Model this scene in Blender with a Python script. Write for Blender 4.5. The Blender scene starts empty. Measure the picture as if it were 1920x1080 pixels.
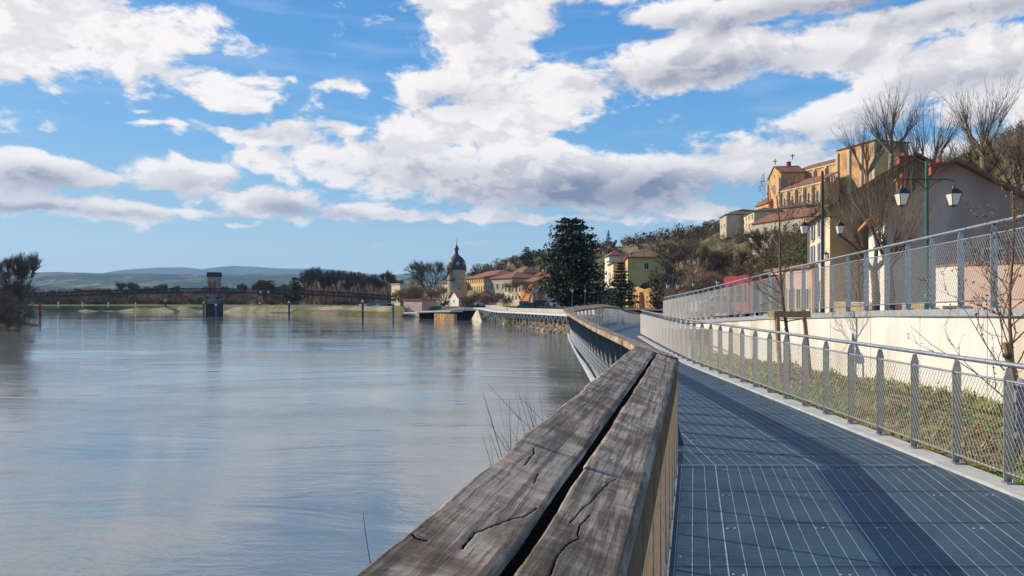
import bpy, math, random
from mathutils import Vector, Matrix, noise as mnoise
SC = bpy.context.scene
COL = SC.collection
R = math.radians
random.seed(7)
F = 1280.0; HY = 555.0; CZ = 1.70; WZ = -4.0          # focal in photo pixels, horizon row, eye height over deck, water level

# ---------------------------------------------------------------- camera
cd = bpy.data.cameras.new('camera'); cam = bpy.data.objects.new('camera', cd); COL.objects.link(cam)
cam.location = (0, 0, CZ); cam.rotation_euler = (R(90), 0, 0)
cd.sensor_width = 36; cd.lens = F / 1920 * 36; cd.shift_y = (HY - 540) / 1920.0
cd.clip_start = 0.05; cd.clip_end = 40000
SC.camera = cam

# ---------------------------------------------------------------- light and sky
SUN = Vector((-1.65, 0.77, 1.0)).normalized()
el = math.asin(SUN.z); az = math.atan2(SUN.x, SUN.y)
sd = bpy.data.lights.new('sun', 'SUN'); sun = bpy.data.objects.new('sun', sd); COL.objects.link(sun)
sd.energy = 5.0; sd.angle = R(0.5); sd.color = (1.0, 0.88, 0.71)
sun.rotation_euler = (-SUN).to_track_quat('-Z', 'Y').to_euler()
SC.view_settings.view_transform = 'Standard'; SC.view_settings.look = 'None'
SC.view_settings.exposure = 0.2; SC.view_settings.gamma = 1.0

W = bpy.data.worlds.new('World'); SC.world = W; W.use_nodes = True
def nt_helpers(nt):
    def N(t, **k):
        n = nt.nodes.new(t)
        for a, b in k.items(): setattr(n, a, b)
        return n
    def put(sock, v):
        if isinstance(v, bpy.types.NodeSocket): nt.links.new(v, sock)
        else: sock.default_value = v
    def M(op, a, b=0.0, c=0.0, clamp=False):
        n = N('ShaderNodeMath', operation=op, use_clamp=clamp)
        put(n.inputs[0], a); put(n.inputs[1], b); put(n.inputs[2], c)
        return n.outputs[0]
    def V(op, a, b=(0, 0, 0)):
        n = N('ShaderNodeVectorMath', operation=op)
        put(n.inputs[0], a)
        if isinstance(b, (int, float)): n.inputs['Scale'].default_value = b
        else: put(n.inputs[1], b)
        return n
    def MR(v, a, b, c=0.0, d=1.0, smooth=True):
        n = N('ShaderNodeMapRange', interpolation_type='SMOOTHSTEP' if smooth else 'LINEAR')
        put(n.inputs[0], v); put(n.inputs[1], a); put(n.inputs[2], b); put(n.inputs[3], c); put(n.inputs[4], d)
        return n.outputs[0]
    def MIX(f, a, b, mode='MIX'):
        n = N('ShaderNodeMix', data_type='RGBA', blend_type=mode)
        put(n.inputs[0], f); put(n.inputs[6], a); put(n.inputs[7], b)
        return n.outputs[2]
    def NOISE(vec, scale, detail=5, rough=0.55, dist=0.0):
        n = N('ShaderNodeTexNoise')
        put(n.inputs['Vector'], vec); n.inputs['Scale'].default_value = scale
        n.inputs['Detail'].default_value = detail; n.inputs['Roughness'].default_value = rough
        n.inputs['Distortion'].default_value = dist
        return n.outputs[0]
    return N, put, M, V, MR, MIX, NOISE

def world():
    nt = W.node_tree; nt.nodes.clear()
    N, put, M, V, MR, MIX, NOISE = nt_helpers(nt)
    sky = N('ShaderNodeTexSky'); sky.sky_type = 'NISHITA'; sky.sun_disc = False
    sky.sun_elevation = el; sky.sun_rotation = az; sky.altitude = 200; sky.air_density = 1.0; sky.dust_density = 0.7; sky.ozone_density = 2.0
    d = V('NORMALIZE', N('ShaderNodeTexCoord').outputs['Generated']).outputs[0]
    sp = N('ShaderNodeSeparateXYZ'); put(sp.inputs[0], d)
    azn = M('ARCTAN2', sp.outputs[0], sp.outputs[1]); eln = M('ARCSINE', sp.outputs[2])
    # uneven edges: the angular position is wobbled by noise before the cloud shapes are read
    wob = N('ShaderNodeTexNoise'); put(wob.inputs['Vector'], d); wob.inputs['Scale'].default_value = 12; wob.inputs['Detail'].default_value = 4
    wv = V('MULTIPLY', V('SUBTRACT', wob.outputs['Color'], (.5, .5, .5)).outputs[0], (0.08, 0.045, 0)).outputs[0]
    cb = N('ShaderNodeCombineXYZ'); put(cb.inputs[0], azn); put(cb.inputs[1], eln)
    pos = V('ADD', cb.outputs[0], wv).outputs[0]
    def blobs(L):
        acc = None
        for (px, py, rx, ry, w) in L:
            u = (px - 960) / F; v = (HY - py) / F
            a = math.atan(u); e = math.atan(v * math.cos(a))
            q = V('MULTIPLY', V('SUBTRACT', pos, (a, e, 0)).outputs[0], (F / rx / 1.08, F / ry / 1.12, 0)).outputs[0]
            g = M('POWER', 0.36, V('DOT_PRODUCT', q, q).outputs['Value'])
            g = M('MULTIPLY', g, w)
            acc = g if acc is None else M('SMOOTH_MAX', g, acc, 0.12)
        return acc
    CL = [(20, 60, 130, 70, .8), (150, 60, 150, 75, .8), (290, 90, 130, 85, .8), (400, 40, 60, 60, .5), (380, 160, 90, 40, .8), (460, 185, 40, 20, .6), (200, 120, 90, 50, .4),
          (120, -60, 300, 60, .5), (560, 150, 18, 9, .5), (275, 203, 16, 8, .5), (655, 163, 42, 17, .75),
          (330, 235, 70, 8, .7), (480, 250, 170, 24, .9), (620, 245, 70, 18, .6),
          (900, 40, 140, 95, 1.1), (860, 150, 140, 60, .9), (1010, 190, 130, 60, .9), (930, 240, 220, 45, .8), (1060, 130, 70, 30, .5),
          (640, 300, 200, 45, .9), (900, 320, 280, 60, 1.1), (1130, 340, 260, 55, 1.1), (1380, 310, 170, 40, .9), (1300, 395, 140, 22, .6),
          (60, 322, 130, 36, 1.0), (195, 330, 50, 18, .6), (350, 335, 80, 36, .9), (400, 365, 50, 18, .6), (70, 384, 150, 20, .9), (215, 390, 95, 20, .9), (370, 395, 100, 12, .6), (520, 388, 110, 28, .9), (640, 398, 70, 20, .8), (450, 417, 50, 5, .7),
          (830, 406, 220, 13, .8), (1060, 412, 200, 9, .7),
          (1330, 110, 190, 48, 1.0), (1200, 85, 80, 25, .6), (1560, 100, 140, 50, .8), (1450, 5, 330, 30, .9), (1780, 20, 180, 30, .9), (1800, 120, 150, 50, 1.0), (1900, 130, 120, 50, .8),
          (1590, 222, 110, 34, .9), (1700, 190, 40, 30, .5), (1640, 290, 220, 36, .8), (1850, 190, 70, 40, .7),
          (1180, -40, 400, 40, .7), (2200, 200, 260, 160, .6), (-300, 150, 240, 90, .6), (-400, 350, 300, 40, .6)]
    GR = [(60, 340, 120, 22, .9), (60, 395, 150, 9, .9), (225, 398, 80, 10, .8), (370, 350, 70, 16, .5), (540, 400, 90, 14, .9), (640, 408, 60, 9, .8),
          (860, 190, 90, 28, .5), (930, 80, 90, 40, .35), (850, 325, 190, 28, .6), (1130, 365, 300, 36, 1.3), (1250, 340, 200, 30, .6), (1340, 140, 200, 26, 1.0), (1560, 120, 110, 26, .5),
          (1500, 22, 330, 22, 1.0), (1800, 20, 150, 18, .8), (1840, 150, 130, 22, .7), (1640, 250, 170, 26, .6), (500, 250, 80, 9, .4), (1700, 320, 250, 30, .6), (1060, 30, 60, 40, .5)]
    bias = blobs(CL); gray = blobs(GR)
    st = V('MULTIPLY', d, (1, 1, 1.9)).outputs[0]
    n1 = NOISE(st, 11, 9, 0.62, 0.25)
    up = V('ADD', st, tuple(Vector((SUN.x, SUN.y, SUN.z * 1.9 + .5)) * 0.022)).outputs[0]
    n2 = NOISE(up, 11, 6, 0.6, 0.25)
    # behind the viewer the sky is loosely cloudy
    back = MR(sp.outputs[1], 0.45, -0.1, 0.0, 0.16)
    high = MR(eln, 0.46, 0.75, 0.0, 0.14)
    low = MR(eln, 0.045, 0.11, 0.0, 1.0)
    dens = M('ADD', M('ADD', M('MULTIPLY', bias, 1.0), M('MAXIMUM', back, high)), M('MULTIPLY', M('SUBTRACT', n1, 0.5), 2.0))
    alpha = M('MULTIPLY', MR(dens, 0.32, 0.62), low)
    alpha = M('MULTIPLY', alpha, 0.985)
    relief = MR(M('SUBTRACT', n1, n2), -0.09, 0.07, 0.0, 1.0)
    thick = MR(dens, 0.6, 1.9, 0.0, 1.0)
    shade = M('ADD', M('MULTIPLY', gray, 0.66), M('MULTIPLY', M('SUBTRACT', 1.0, relief), M('MULTIPLY_ADD', thick, 0.42, 0.22)), clamp=True)
    ccol = MIX(shade, (0.95, 0.90, 0.865, 1), (0.19, 0.22, 0.32, 1))
    # clear sky: Nishita, deepened towards the zenith
    base = V('SCALE', sky.outputs[0], 0.10).outputs[0]
    rp = N('ShaderNodeValToRGB'); put(rp.inputs[0], M('MULTIPLY', eln, 2.0)); els = rp.color_ramp.elements
    els[0].position = 0.0; els[0].color = (.60, .70, .73, 1); els[1].position = .9; els[1].color = (.055, .25, .62, 1)
    for ps, cl in ((.10, (.40, .58, .69, 1)), (.24, (.25, .48, .68, 1)), (.42, (.145, .40, .71, 1)), (.62, (.085, .32, .69, 1))):
        q = els.new(ps); q.color = cl
    base = MIX(0.85, base, rp.outputs[0])
    wisp = M('MULTIPLY', MR(NOISE(V('MULTIPLY', d, (1, 1, 7)).outputs[0], 5, 6, 0.55), 0.5, 0.75), 0.16)
    base = MIX(M('MULTIPLY', wisp, low), base, (0.75, 0.8, 0.85, 1))
    out = MIX(alpha, base, ccol)
    bg = N('ShaderNodeBackground'); put(bg.inputs[0], out); bg.inputs[1].default_value = 1.0
    put(N('ShaderNodeOutputWorld').inputs[0], bg.outputs[0])
world()
W.cycles.sampling_method = 'MANUAL'; W.cycles.sample_map_resolution = 512
cy = SC.cycles
cy.max_bounces = 6; cy.transparent_max_bounces = 12; cy.caustics_reflective = False; cy.caustics_refractive = False; cy.volume_bounces = 0

# ---------------------------------------------------------------- helpers
def at(px, py, Y):
    return Vector(((px - 960) / F * Y, Y, CZ + (HY - py) / F * Y))
def gx(px, Y): return (px - 960) / F * Y
def zz(py, Y): return CZ + (HY - py) / F * Y
def lerp(a, b, t): return a + (b - a) * t
def ipl(pts, t):                                     # piecewise linear, pts = [(t, value)]
    if t <= pts[0][0]: return pts[0][1]
    for (a, va), (b, vb) in zip(pts, pts[1:]):
        if t <= b: return lerp(va, vb, (t - a) / (b - a))
    return pts[-1][1]
def sstep(a, b, x):
    t = min(1, max(0, (x - a) / (b - a))); return t * t * (3 - 2 * t)

def mat(name, c1, c2=None, scale=3.0, rough=0.75, metal=0.0, bump=0.0, bscale=None, stretch=(1, 1, 1), spec=0.5, c3=None, s3=0.4, space='Object', detail=6):
    m = bpy.data.materials.new(name); m.use_nodes = True
    nt = m.node_tree; N, put, MM, V, MR, MIX, NOISE = nt_helpers(nt)
    b = nt.nodes['Principled BSDF']
    co = V('MULTIPLY', N('ShaderNodeTexCoord').outputs[space], stretch).outputs[0]
    c2 = c2 or tuple(x * 0.7 for x in c1)
    n = NOISE(co, scale, detail, 0.6)
    col = MIX(MR(n, 0.35, 0.65), (*c1, 1), (*c2, 1))
    if c3:
        col = MIX(MR(NOISE(co, s3, 4, 0.55), 0.48, 0.66), col, (*c3, 1))
    put(b.inputs['Base Color'], col)
    b.inputs['Roughness'].default_value = rough; b.inputs['Metallic'].default_value = metal
    b.inputs['Specular IOR Level'].default_value = spec if rough < .7 else min(spec, .12)
    if bump:
        bp = N('ShaderNodeBump'); bp.inputs['Strength'].default_value = 1.0; bp.inputs['Distance'].default_value = bump
        put(bp.inputs['Height'], NOISE(co, bscale or scale * 4, 6, 0.6)); put(b.inputs['Normal'], bp.outputs[0])
    return m

class MB:
    def __init__(s): s.v = []; s.f = []; s.m = []; s.sm = False
    def add(s, vs, fs, mi=0):
        o = len(s.v); s.v += [tuple(x) for x in vs]
        for f in fs: s.f.append(tuple(i + o for i in f)); s.m.append(mi)
    def box(s, c, sz, rz=0.0, mi=0, ax=None):
        c = Vector(c); hx, hy, hz = (a / 2 for a in sz)
        m = ax if ax is not None else Matrix.Rotation(rz, 3, 'Z')
        vs = [c + m @ Vector((x, y, z)) for z in (-hz, hz) for y in (-hy, hy) for x in (-hx, hx)]
        s.add(vs, [(0, 2, 3, 1), (4, 5, 7, 6), (0, 1, 5, 4), (2, 6, 7, 3), (0, 4, 6, 2), (1, 3, 7, 5)], mi)
    def bar(s, a, b, w, h, mi=0, up=(0, 0, 1)):       # rectangular bar from a to b
        a = Vector(a); b = Vector(b); d = (b - a); L = d.length; y = d.normalized()
        x = y.cross(Vector(up)); x = x.normalized() if x.length > 1e-5 else Vector((1, 0, 0)); z = x.cross(y)
        m = Matrix((x, y, z)).transposed()
        s.box((a + b) / 2, (w, L, h), mi=mi, ax=m)
    def seg(s, a, b, r0, r1, n=5, mi=0, cap=False):
        a = Vector(a); b = Vector(b); d = b - a
        if d.length < 1e-6: return
        d.normalize(); x = d.orthogonal().normalized(); y = d.cross(x)
        cs = [(math.cos(2 * math.pi * i / n), math.sin(2 * math.pi * i / n)) for i in range(n)]
        vs = [a + (x * c + y * q) * r0 for c, q in cs] + [b + (x * c + y * q) * r1 for c, q in cs]
        fs = [(i, (i + 1) % n, n + (i + 1) % n, n + i) for i in range(n)]
        if cap: fs += [tuple(range(n - 1, -1, -1)), tuple(range(n, 2 * n))]
        s.add(vs, fs, mi)
    def tube(s, pts, r, n=8, mi=0, r1=None):
        pts = [Vector(p) for p in pts]; k = len(pts); r1 = r if r1 is None else r1
        ref = None; rings = []
        for i, p in enumerate(pts):
            d = (pts[min(i + 1, k - 1)] - pts[max(i - 1, 0)]).normalized()
            if ref is None: ref = d.orthogonal().normalized()
            ref = (ref - d * ref.dot(d)).normalized(); y = d.cross(ref); rr = lerp(r, r1, i / max(1, k - 1))
            rings.append([p + (ref * math.cos(2 * math.pi * j / n) + y * math.sin(2 * math.pi * j / n)) * rr for j in range(n)])
        vs = [q for rg in rings for q in rg]; fs = []
        for i in range(k - 1):
            for j in range(n): fs.append((i * n + j, i * n + (j + 1) % n, (i + 1) * n + (j + 1) % n, (i + 1) * n + j))
        fs += [tuple(range(n - 1, -1, -1)), tuple(range((k - 1) * n, k * n))]
        s.add(vs, fs, mi)
    def prism(s, poly, z0, z1, mi=0):                 # vertical prism over a counter-clockwise polygon
        n = len(poly); vs = [(p[0], p[1], z0) for p in poly] + [(p[0], p[1], z1) for p in poly]
        s.add(vs, [tuple(range(n - 1, -1, -1)), tuple(range(n, 2 * n))] + [(i, (i + 1) % n, n + (i + 1) % n, n + i) for i in range(n)], mi)
    def solid(s, poly, off, mi=0):                    # polygon in 3D extruded by a vector
        poly = [Vector(p) for p in poly]; off = Vector(off); n = len(poly)
        s.add(poly + [p + off for p in poly], [tuple(range(n - 1, -1, -1)), tuple(range(n, 2 * n))] + [(i, (i + 1) % n, n + (i + 1) % n, n + i) for i in range(n)], mi)
    def lathe(s, c, prof, n=24, mi=0):                # prof = [(r, z)]
        k = len(prof); vs = [(c[0] + r * math.cos(2 * math.pi * j / n), c[1] + r * math.sin(2 * math.pi * j / n), c[2] + z) for r, z in prof for j in range(n)]
        fs = [(i * n + j, i * n + (j + 1) % n, (i + 1) * n + (j + 1) % n, (i + 1) * n + j) for i in range(k - 1) for j in range(n)]
        s.add(vs, fs + [tuple(range(n - 1, -1, -1)), tuple(range((k - 1) * n, k * n))], mi)
    def leaf(s, p, sz, mi=0, rnd=random):             # one small randomly turned face
        a = Vector((rnd.uniform(-1, 1), rnd.uniform(-1, 1), rnd.uniform(-1, 1))).normalized()
        b = a.orthogonal().normalized(); b = (b * math.cos(k := rnd.uniform(0, 6.3)) + a.cross(b) * math.sin(k)); c = a.cross(b)
        p = Vector(p); l = sz * rnd.uniform(.6, 1.3); w = l * rnd.uniform(.4, .7)
        s.add([p - b * l, p + c * w, p + b * l, p - c * w], [(0, 1, 2, 3)], mi)
    def build(s, name, mats, parent=None, label=None, smooth=False, local=False):
        o3 = Vector((0, 0, 0)); q = parent
        while q is not None and not local: o3 += q.location; q = q.parent
        me = bpy.data.meshes.new(name)
        vs = s.v if o3.length == 0 else [(x - o3.x, y - o3.y, z - o3.z) for x, y, z in s.v]
        me.from_pydata(vs, [], s.f)
        for m in (mats if isinstance(mats, (list, tuple)) else [mats]): me.materials.append(m)
        if any(s.m): me.polygons.foreach_set('material_index', s.m)
        if smooth: me.polygons.foreach_set('use_smooth', [True] * len(me.polygons))
        me.update()
        ob = bpy.data.objects.new(name, me); COL.objects.link(ob); ob.parent = parent
        if label: ob['label'] = label
        return ob
def tag(o, label=None, cat=None, group=None, kind=None):
    for k, v in (('label', label), ('category', cat), ('group', group), ('kind', kind)):
        if v: o[k] = v
    return o
def thing(name, label, cat, loc=(0, 0, 0), group=None, rz=0.0):
    o = bpy.data.objects.new(name, None); COL.objects.link(o); o.location = loc; o.rotation_euler = (0, 0, rz)
    o.empty_display_size = 0.3
    return tag(o, label, cat, group)
def structure(mb, name, m, label=None, smooth=False):
    return tag(mb.build(name, m, smooth=smooth), label, None, None, 'structure')
def copy_tree(o, parent=None):
    c = o.copy(); COL.objects.link(c)
    if parent is not None: c.parent = parent
    for ch in list(o.children): copy_tree(ch, c)
    return c
def place(proto, used, loc, rz=0.0, scale=1.0, label=None, group=None):
    o = proto if not used else copy_tree(proto)
    o.location = loc; o.rotation_euler = (0, 0, rz); o.scale = (scale,) * 3 if isinstance(scale, (int, float)) else scale
    if label: o['label'] = label
    if group: o['group'] = group
    return o
# ---------------------------------------------------------------- materials
galv = mat('galvanised', (.42, .44, .46), (.30, .32, .35), 14, 0.42, 0.75, 0.0006)
galv2 = mat('galvanised_matt', (.40, .41, .42), (.31, .32, .33), 9, 0.55, 0.35, 0.0005)
wire = mat('steel_wire', (.62, .58, .50), (.50, .46, .40), 20, 0.45, 0.5)
concrete = mat('concrete', (.74, .70, .63), (.66, .62, .54), 1.6, 0.85, 0, 0.002, 30, c3=(.52, .44, .33), s3=.9, stretch=(1, 1, .22))
kerbc = mat('edge_concrete', (.52, .51, .48), (.42, .41, .38), 5, 0.8, 0, 0.002, 40)
sand = mat('sand_paving', (.50, .42, .31), (.42, .35, .26), 2, 0.9, 0, 0.003, 50)
asphalt = mat('asphalt', (.16, .15, .145), (.12, .115, .11), 3, 0.9)
soil = mat('soil', (.30, .20, .085), (.18, .13, .05), 3, 0.95, 0, 0.02, 14, c3=(.20, .26, .05), s3=1.5)
black = mat('black_gap', (.008, .008, .009), None, 3, 0.8)

def water_mat():
    m = bpy.data.materials.new('river_water'); m.use_nodes = True
    nt = m.node_tree; N, put, M, V, MR, MIX, NOISE = nt_helpers(nt)
    b = nt.nodes['Principled BSDF']
    g = N('ShaderNodeNewGeometry').outputs['Position']
    silt = NOISE(V('MULTIPLY', g, (.02, .05, 0)).outputs[0], 1, 4)
    put(b.inputs['Base Color'], MIX(MR(silt, .35, .65), (.20, .205, .18, 1), (.155, .165, .15, 1)))
    b.inputs['Roughness'].default_value = 0.015; b.inputs['IOR'].default_value = 2.5
    d = N('ShaderNodeVectorMath', operation='LENGTH'); put(d.inputs[0], g); dist = d.outputs['Value']
    warp = N('ShaderNodeTexNoise'); put(warp.inputs['Vector'], V('MULTIPLY', g, (.05, .05, 0)).outputs[0]); warp.inputs['Scale'].default_value = 1; warp.inputs['Detail'].default_value = 3
    gw = V('ADD', g, V('SCALE', warp.outputs['Color'], 9.0).outputs[0]).outputs[0]
    big = NOISE(V('MULTIPLY', gw, (.10, .45, 0)).outputs[0], 1, 3, .5, .6)
    mid = NOISE(V('MULTIPLY', gw, (.9, 2.8, 0)).outputs[0], 1, 3, .5, .8)
    fine = NOISE(V('MULTIPLY', gw, (6, 17, 0)).outputs[0], 1, 3, .55, .5)
    calm = MR(NOISE(V('MULTIPLY', gw, (.03, .10, 0)).outputs[0], 1, 3, .5), .38, .62, .25, 1.0)
    h = M('ADD', M('MULTIPLY', big, .07), M('ADD', M('MULTIPLY', M('MULTIPLY', mid, calm), .027), M('MULTIPLY', M('MULTIPLY', fine, calm), .009)))
    bp = N('ShaderNodeBump'); bp.inputs['Distance'].default_value = 1.0
    put(bp.inputs['Strength'], MR(dist, 8, 200, .8, .32, False)); put(bp.inputs['Height'], h)
    put(b.inputs['Normal'], bp.outputs[0])
    return m
river = water_mat()

def wood_mat(name, tone=1.0):
    m = bpy.data.materials.new(name); m.use_nodes = True
    nt = m.node_tree; N, put, M, V, MR, MIX, NOISE = nt_helpers(nt)
    b = nt.nodes['Principled BSDF']
    co = N('ShaderNodeTexCoord').outputs['Object']
    rot = N('ShaderNodeMapping'); put(rot.inputs[0], co); rot.inputs['Rotation'].default_value = (0, 0, R(15))
    p = rot.outputs[0]                                     # y now runs along the rail
    big = NOISE(p, 3.2, 5, .6, 1.2)
    grain = NOISE(V('MULTIPLY', p, (44, 1.6, 12)).outputs[0], 1, 8, .7, .5)
    saw = NOISE(V('MULTIPLY', p, (5, 17, 6)).outputs[0], 1, 7, .65, 1.2)
    col = MIX(MR(big, .30, .68), (.19, .125, .080, 1), (.52, .39, .27, 1))
    col = MIX(MR(grain, .44, .58, 0, .72), col, (.085, .055, .036, 1))
    col = MIX(MR(saw, .58, .72, 0, .38), col, (.48, .38, .29, 1))
    col = MIX(MR(NOISE(p, 1.6, 4, .55), .50, .66, 0, .45), col, (.09, .065, .05, 1))
    col = MIX(MR(NOISE(V('MULTIPLY', p, (150, 40, 60)).outputs[0], 1, 4, .7), .58, .72, 0, .5), col, (.30, .26, .23, 1))
    put(b.inputs['Base Color'], MIX(1.0, col, (tone, tone, tone, 1), 'MULTIPLY'))
    b.inputs['Roughness'].default_value = .8; b.inputs['Specular IOR Level'].default_value = .15
    bp = N('ShaderNodeBump'); bp.inputs['Distance'].default_value = .005; bp.inputs['Strength'].default_value = 1
    put(bp.inputs['Height'], M('ADD', M('MULTIPLY', grain, .8), M('MULTIPLY', saw, 1.0))); put(b.inputs['Normal'], bp.outputs[0])
    return m
oak = wood_mat('weathered_oak', 1.12); oak2 = wood_mat('weathered_oak_pale', 1.3)

def deck_mat():
    m = bpy.data.materials.new('deck_boards'); m.use_nodes = True
    nt = m.node_tree; N, put, M, V, MR, MIX, NOISE = nt_helpers(nt)
    b = nt.nodes['Principled BSDF']
    co = N('ShaderNodeTexCoord').outputs['Object']
    n = NOISE(co, 2.2, 6, .6)
    col = MIX(MR(n, .35, .65), (.046, .088, .118, 1), (.032, .066, .092, 1))
    col = MIX(MR(NOISE(V('MULTIPLY', co, (30, 8, 1)).outputs[0], 1, 5, .6), .5, .75, 0, .5), col, (.055, .09, .115, 1))
    put(b.inputs['Base Color'], col); b.inputs['Roughness'].default_value = .5; b.inputs['Specular IOR Level'].default_value = .22
    w = N('ShaderNodeTexWave', wave_type='BANDS', bands_direction='Y'); put(w.inputs['Vector'], co)
    w.inputs['Scale'].default_value = 13; w.inputs['Distortion'].default_value = 3; w.inputs['Detail'].default_value = 2
    bp = N('ShaderNodeBump'); bp.inputs['Distance'].default_value = .0012; put(bp.inputs['Height'], M('ADD', w.outputs['Fac'], n)); put(b.inputs['Normal'], bp.outputs[0])
    return m
deckm = deck_mat()
stripm = mat('deck_joint', (.50, .52, .53), (.30, .33, .36), 6, .5, .2)

# ---------------------------------------------------------------- water
w = MB(); w.add([(-6000, -300, WZ), (600, -300, WZ), (600, 900, WZ), (-6000, 900, WZ)], [(0, 1, 2, 3)])
structure(w, 'river_water', river)

# ---------------------------------------------------------------- walkway deck
def Lx(y): return -.32 + .27 * (y - 1.34)
def Rx(y): return .27 + .266 * (y - 1.70)
LB = [(-2, Rx(-2)), (7.5, Rx(7.5)), (9, 1.88), (16, 1.98), (25, 2.35), (31, 2.75)]
def deck_left(y): return ipl(LB, y) + .03
def fence_x(y): return ipl([(-3, 4.30), (5, 4.40), (17, 4.47), (20, 4.68), (24.5, 5.06), (28.7, 5.42)], y)
SEAM = 6.85
walk = thing('riverside_walkway', 'blue-grey boarded walkway with thin pale joints, between the wooden rail and the grey mesh fence', 'walkway', (3, 8, 0))
def strip_panel(y0, y1, fl, fr, slope, name, label):
    mb = MB(); ys = [y0 + (y1 - y0) * i / 24 for i in range(25)]
    vs = []
    for y in ys: vs += [(fl(y), y, 0), (fr(y), y, 0), (fl(y), y, -.10), (fr(y), y, -.10)]
    fs = []
    for i in range(24):
        a = i * 4; fs += [(a, a + 1, a + 5, a + 4), (a + 2, a + 6, a + 7, a + 3), (a, a + 4, a + 6, a + 2), (a + 1, a + 3, a + 7, a + 5)]
    fs += [(0, 2, 3, 1), (96, 97, 99, 98)]
    mb.add(vs, fs)
    # joint strips every 11 cm, parallel to this panel's boards, 3 mm proud; screw heads beside them
    x0 = -3.0; k = 0
    while x0 < 9:
        x0 += .112; k += 1
        run = [y for y in [y0 + (y1 - y0) * i / 160 for i in range(161)] if fl(y) + .01 < x0 + slope * (y - SEAM) < fr(y) - .02]
        if len(run) < 3: continue
        a, b = run[0], run[-1]; wd = .0048 if k % 9 == 0 else .0026
        p = [(x0 + slope * (y - SEAM) + s * wd, y, .003) for y, s in ((a, -1), (a, 1), (b, 1), (b, -1))]
        mb.add(p, [(0, 1, 2, 3)], 1)
    rows = [y for y in [y0 + .35 + .83 * i for i in range(60)] if y < y1]
    for y in rows:
        for x0 in (.55, 1.1, 1.75, 2.2, 2.9, 3.35):
            x = x0 + 1.0 + slope * (y - SEAM)
            if not fl(y) + .1 < x < fr(y) - .1: continue
            for dx in (-.028, .028):
                mb.lathe((x + dx, y + random.uniform(-.01, .01), .001), [(.011, 0), (.011, .003), (.005, .006)], 7, 1)
        mb.box((fl(y) * .5 + fr(y) * .5, y + .12, .0035), (fr(y) - fl(y) - .1, .0022, .003), 0, 1 if random.random() < .0 else 0)
    return mb.build(name, [deckm, stripm], walk, label)
strip_panel(-2, SEAM - .004, deck_left, lambda y: fence_x(y) - .16, .267, 'deck_panel', 'near deck panel with boards fanning to the right')
strip_panel(SEAM + .004, 28.7, deck_left, lambda y: fence_x(y) - .16, .039, 'deck_panel', 'far deck panel beyond the cross joint')
# the deck past the belvedere sinks towards the lower promenade
far = MB(); FL = [(2.75, 31, 0), (5.0, 39, .02), (7.8, 50, -.35), (12.2, 66, -1.0), (15, 82, -1.55)]; FR = [(5.3, 28.7, 0), (9.5, 36, 0), (13.5, 50, -.35), (17.5, 66, -1.0), (20, 82, -1.55)]
a0 = (deck_left(28.7), 28.7, 0)
far.add([a0, FR[0], FR[1], FL[0]], [(0, 1, 2, 3)])
for i in range(1, 5): far.add([FL[i - 1], FR[i] if i > 1 else FR[1], FR[i], FL[i]] if i == 1 else [FL[i - 1], FR[i - 1], FR[i], FL[i]], [(0, 1, 2, 3)] if i > 1 else [(0, 1, 3)])
far.add([(p[0], p[1], p[2] - .3) for p in FL] + FL, [(i, i + 1, i + 6, i + 5) for i in range(4)])
far.build('deck_panel', deckm, walk, 'last smooth deck panel curving right and sinking')
# cross joint
j = MB(); j.box(((deck_left(SEAM) + 4.25) / 2, SEAM, .002), (4.25 - deck_left(SEAM), .012, .006)); j.build('cross_joint', stripm, walk)
# pale concrete edge under the mesh fence
e = MB(); ys = [-2 + i * .6 for i in range(52)]; vs = []
for y in ys:
    y = min(y, 28.7); x = fence_x(y)
    vs += [(x - .16, y, .03), (x + .10, y, .03), (x - .16, y, -.5), (x + .10, y, -.5)]
fs = []
for i in range(len(ys) - 1):
    a = i * 4; fs += [(a, a + 1, a + 5, a + 4), (a, a + 4, a + 6, a + 2), (a + 1, a + 3, a + 7, a + 5)]
e.add(vs, fs); e.build('edge_kerb', kerbc, walk)
# dark steel girders below the deck on the river side, on concrete-free slim legs
gdr = MB()
for (ya, yb) in ((-2, 7.5), (7.5, 16), (16, 31)):
    gdr.bar((deck_left(ya) + .03, ya, -.28), (deck_left(yb) + .03, yb, -.28), .10, .34)
gdr.build('girder', galv2, walk)
for y in (1.5, 7.5, 13.5, 19.5, 25.5, 30.5):
    l = MB(); x = deck_left(y) + .9
    l.seg((x, y, WZ - 1), (x, y, -.45), .13, .13, 12); l.bar((x - .85, y, -.22), (x + 2.2, y, -.22), .14, .2); l.build('leg', galv2, walk)

# ---------------------------------------------------------------- wooden rail
rail = thing('wooden_handrail', 'weathered grey-brown timber handrail of two wide planks on a steel mesh parapet above the river', 'handrail', (1.0, 4, 0))
def wob(x, y, s): return mnoise.noise(Vector((x * s, y * s, 3.3)))
CR = {  # cracks in (t across the plank 0..1, metres along), drawn as real grooves
  'nearright': [[(.55, 2.50), (.46, 2.42), (.42, 2.30), (.37, 2.17), (.30, 2.10), (.26, 2.02), (.24, 1.96)], [(.42, 2.06), (.36, 1.97), (.38, 1.90), (.42, 1.87), (.36, 1.84), (.31, 1.78), (.29, 1.70), (.33, 1.60), (.30, 1.45)]],
  'nearleft': [[(.93, 1.98), (.86, 1.90), (.72, 1.83), (.62, 1.76), (.55, 1.70), (.57, 1.60)], [(.30, 2.56), (.36, 2.50), (.38, 2.42), (.40, 2.33)], [(.08, 1.60), (.15, 1.585), (.24, 1.59)], [(.66, 2.28), (.70, 2.18)]]}
groove = mat('dark_groove', (.018, .013, .010), None, 20, .9)  # near-black colour on the deepest crack faces so the grooves read dark
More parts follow.
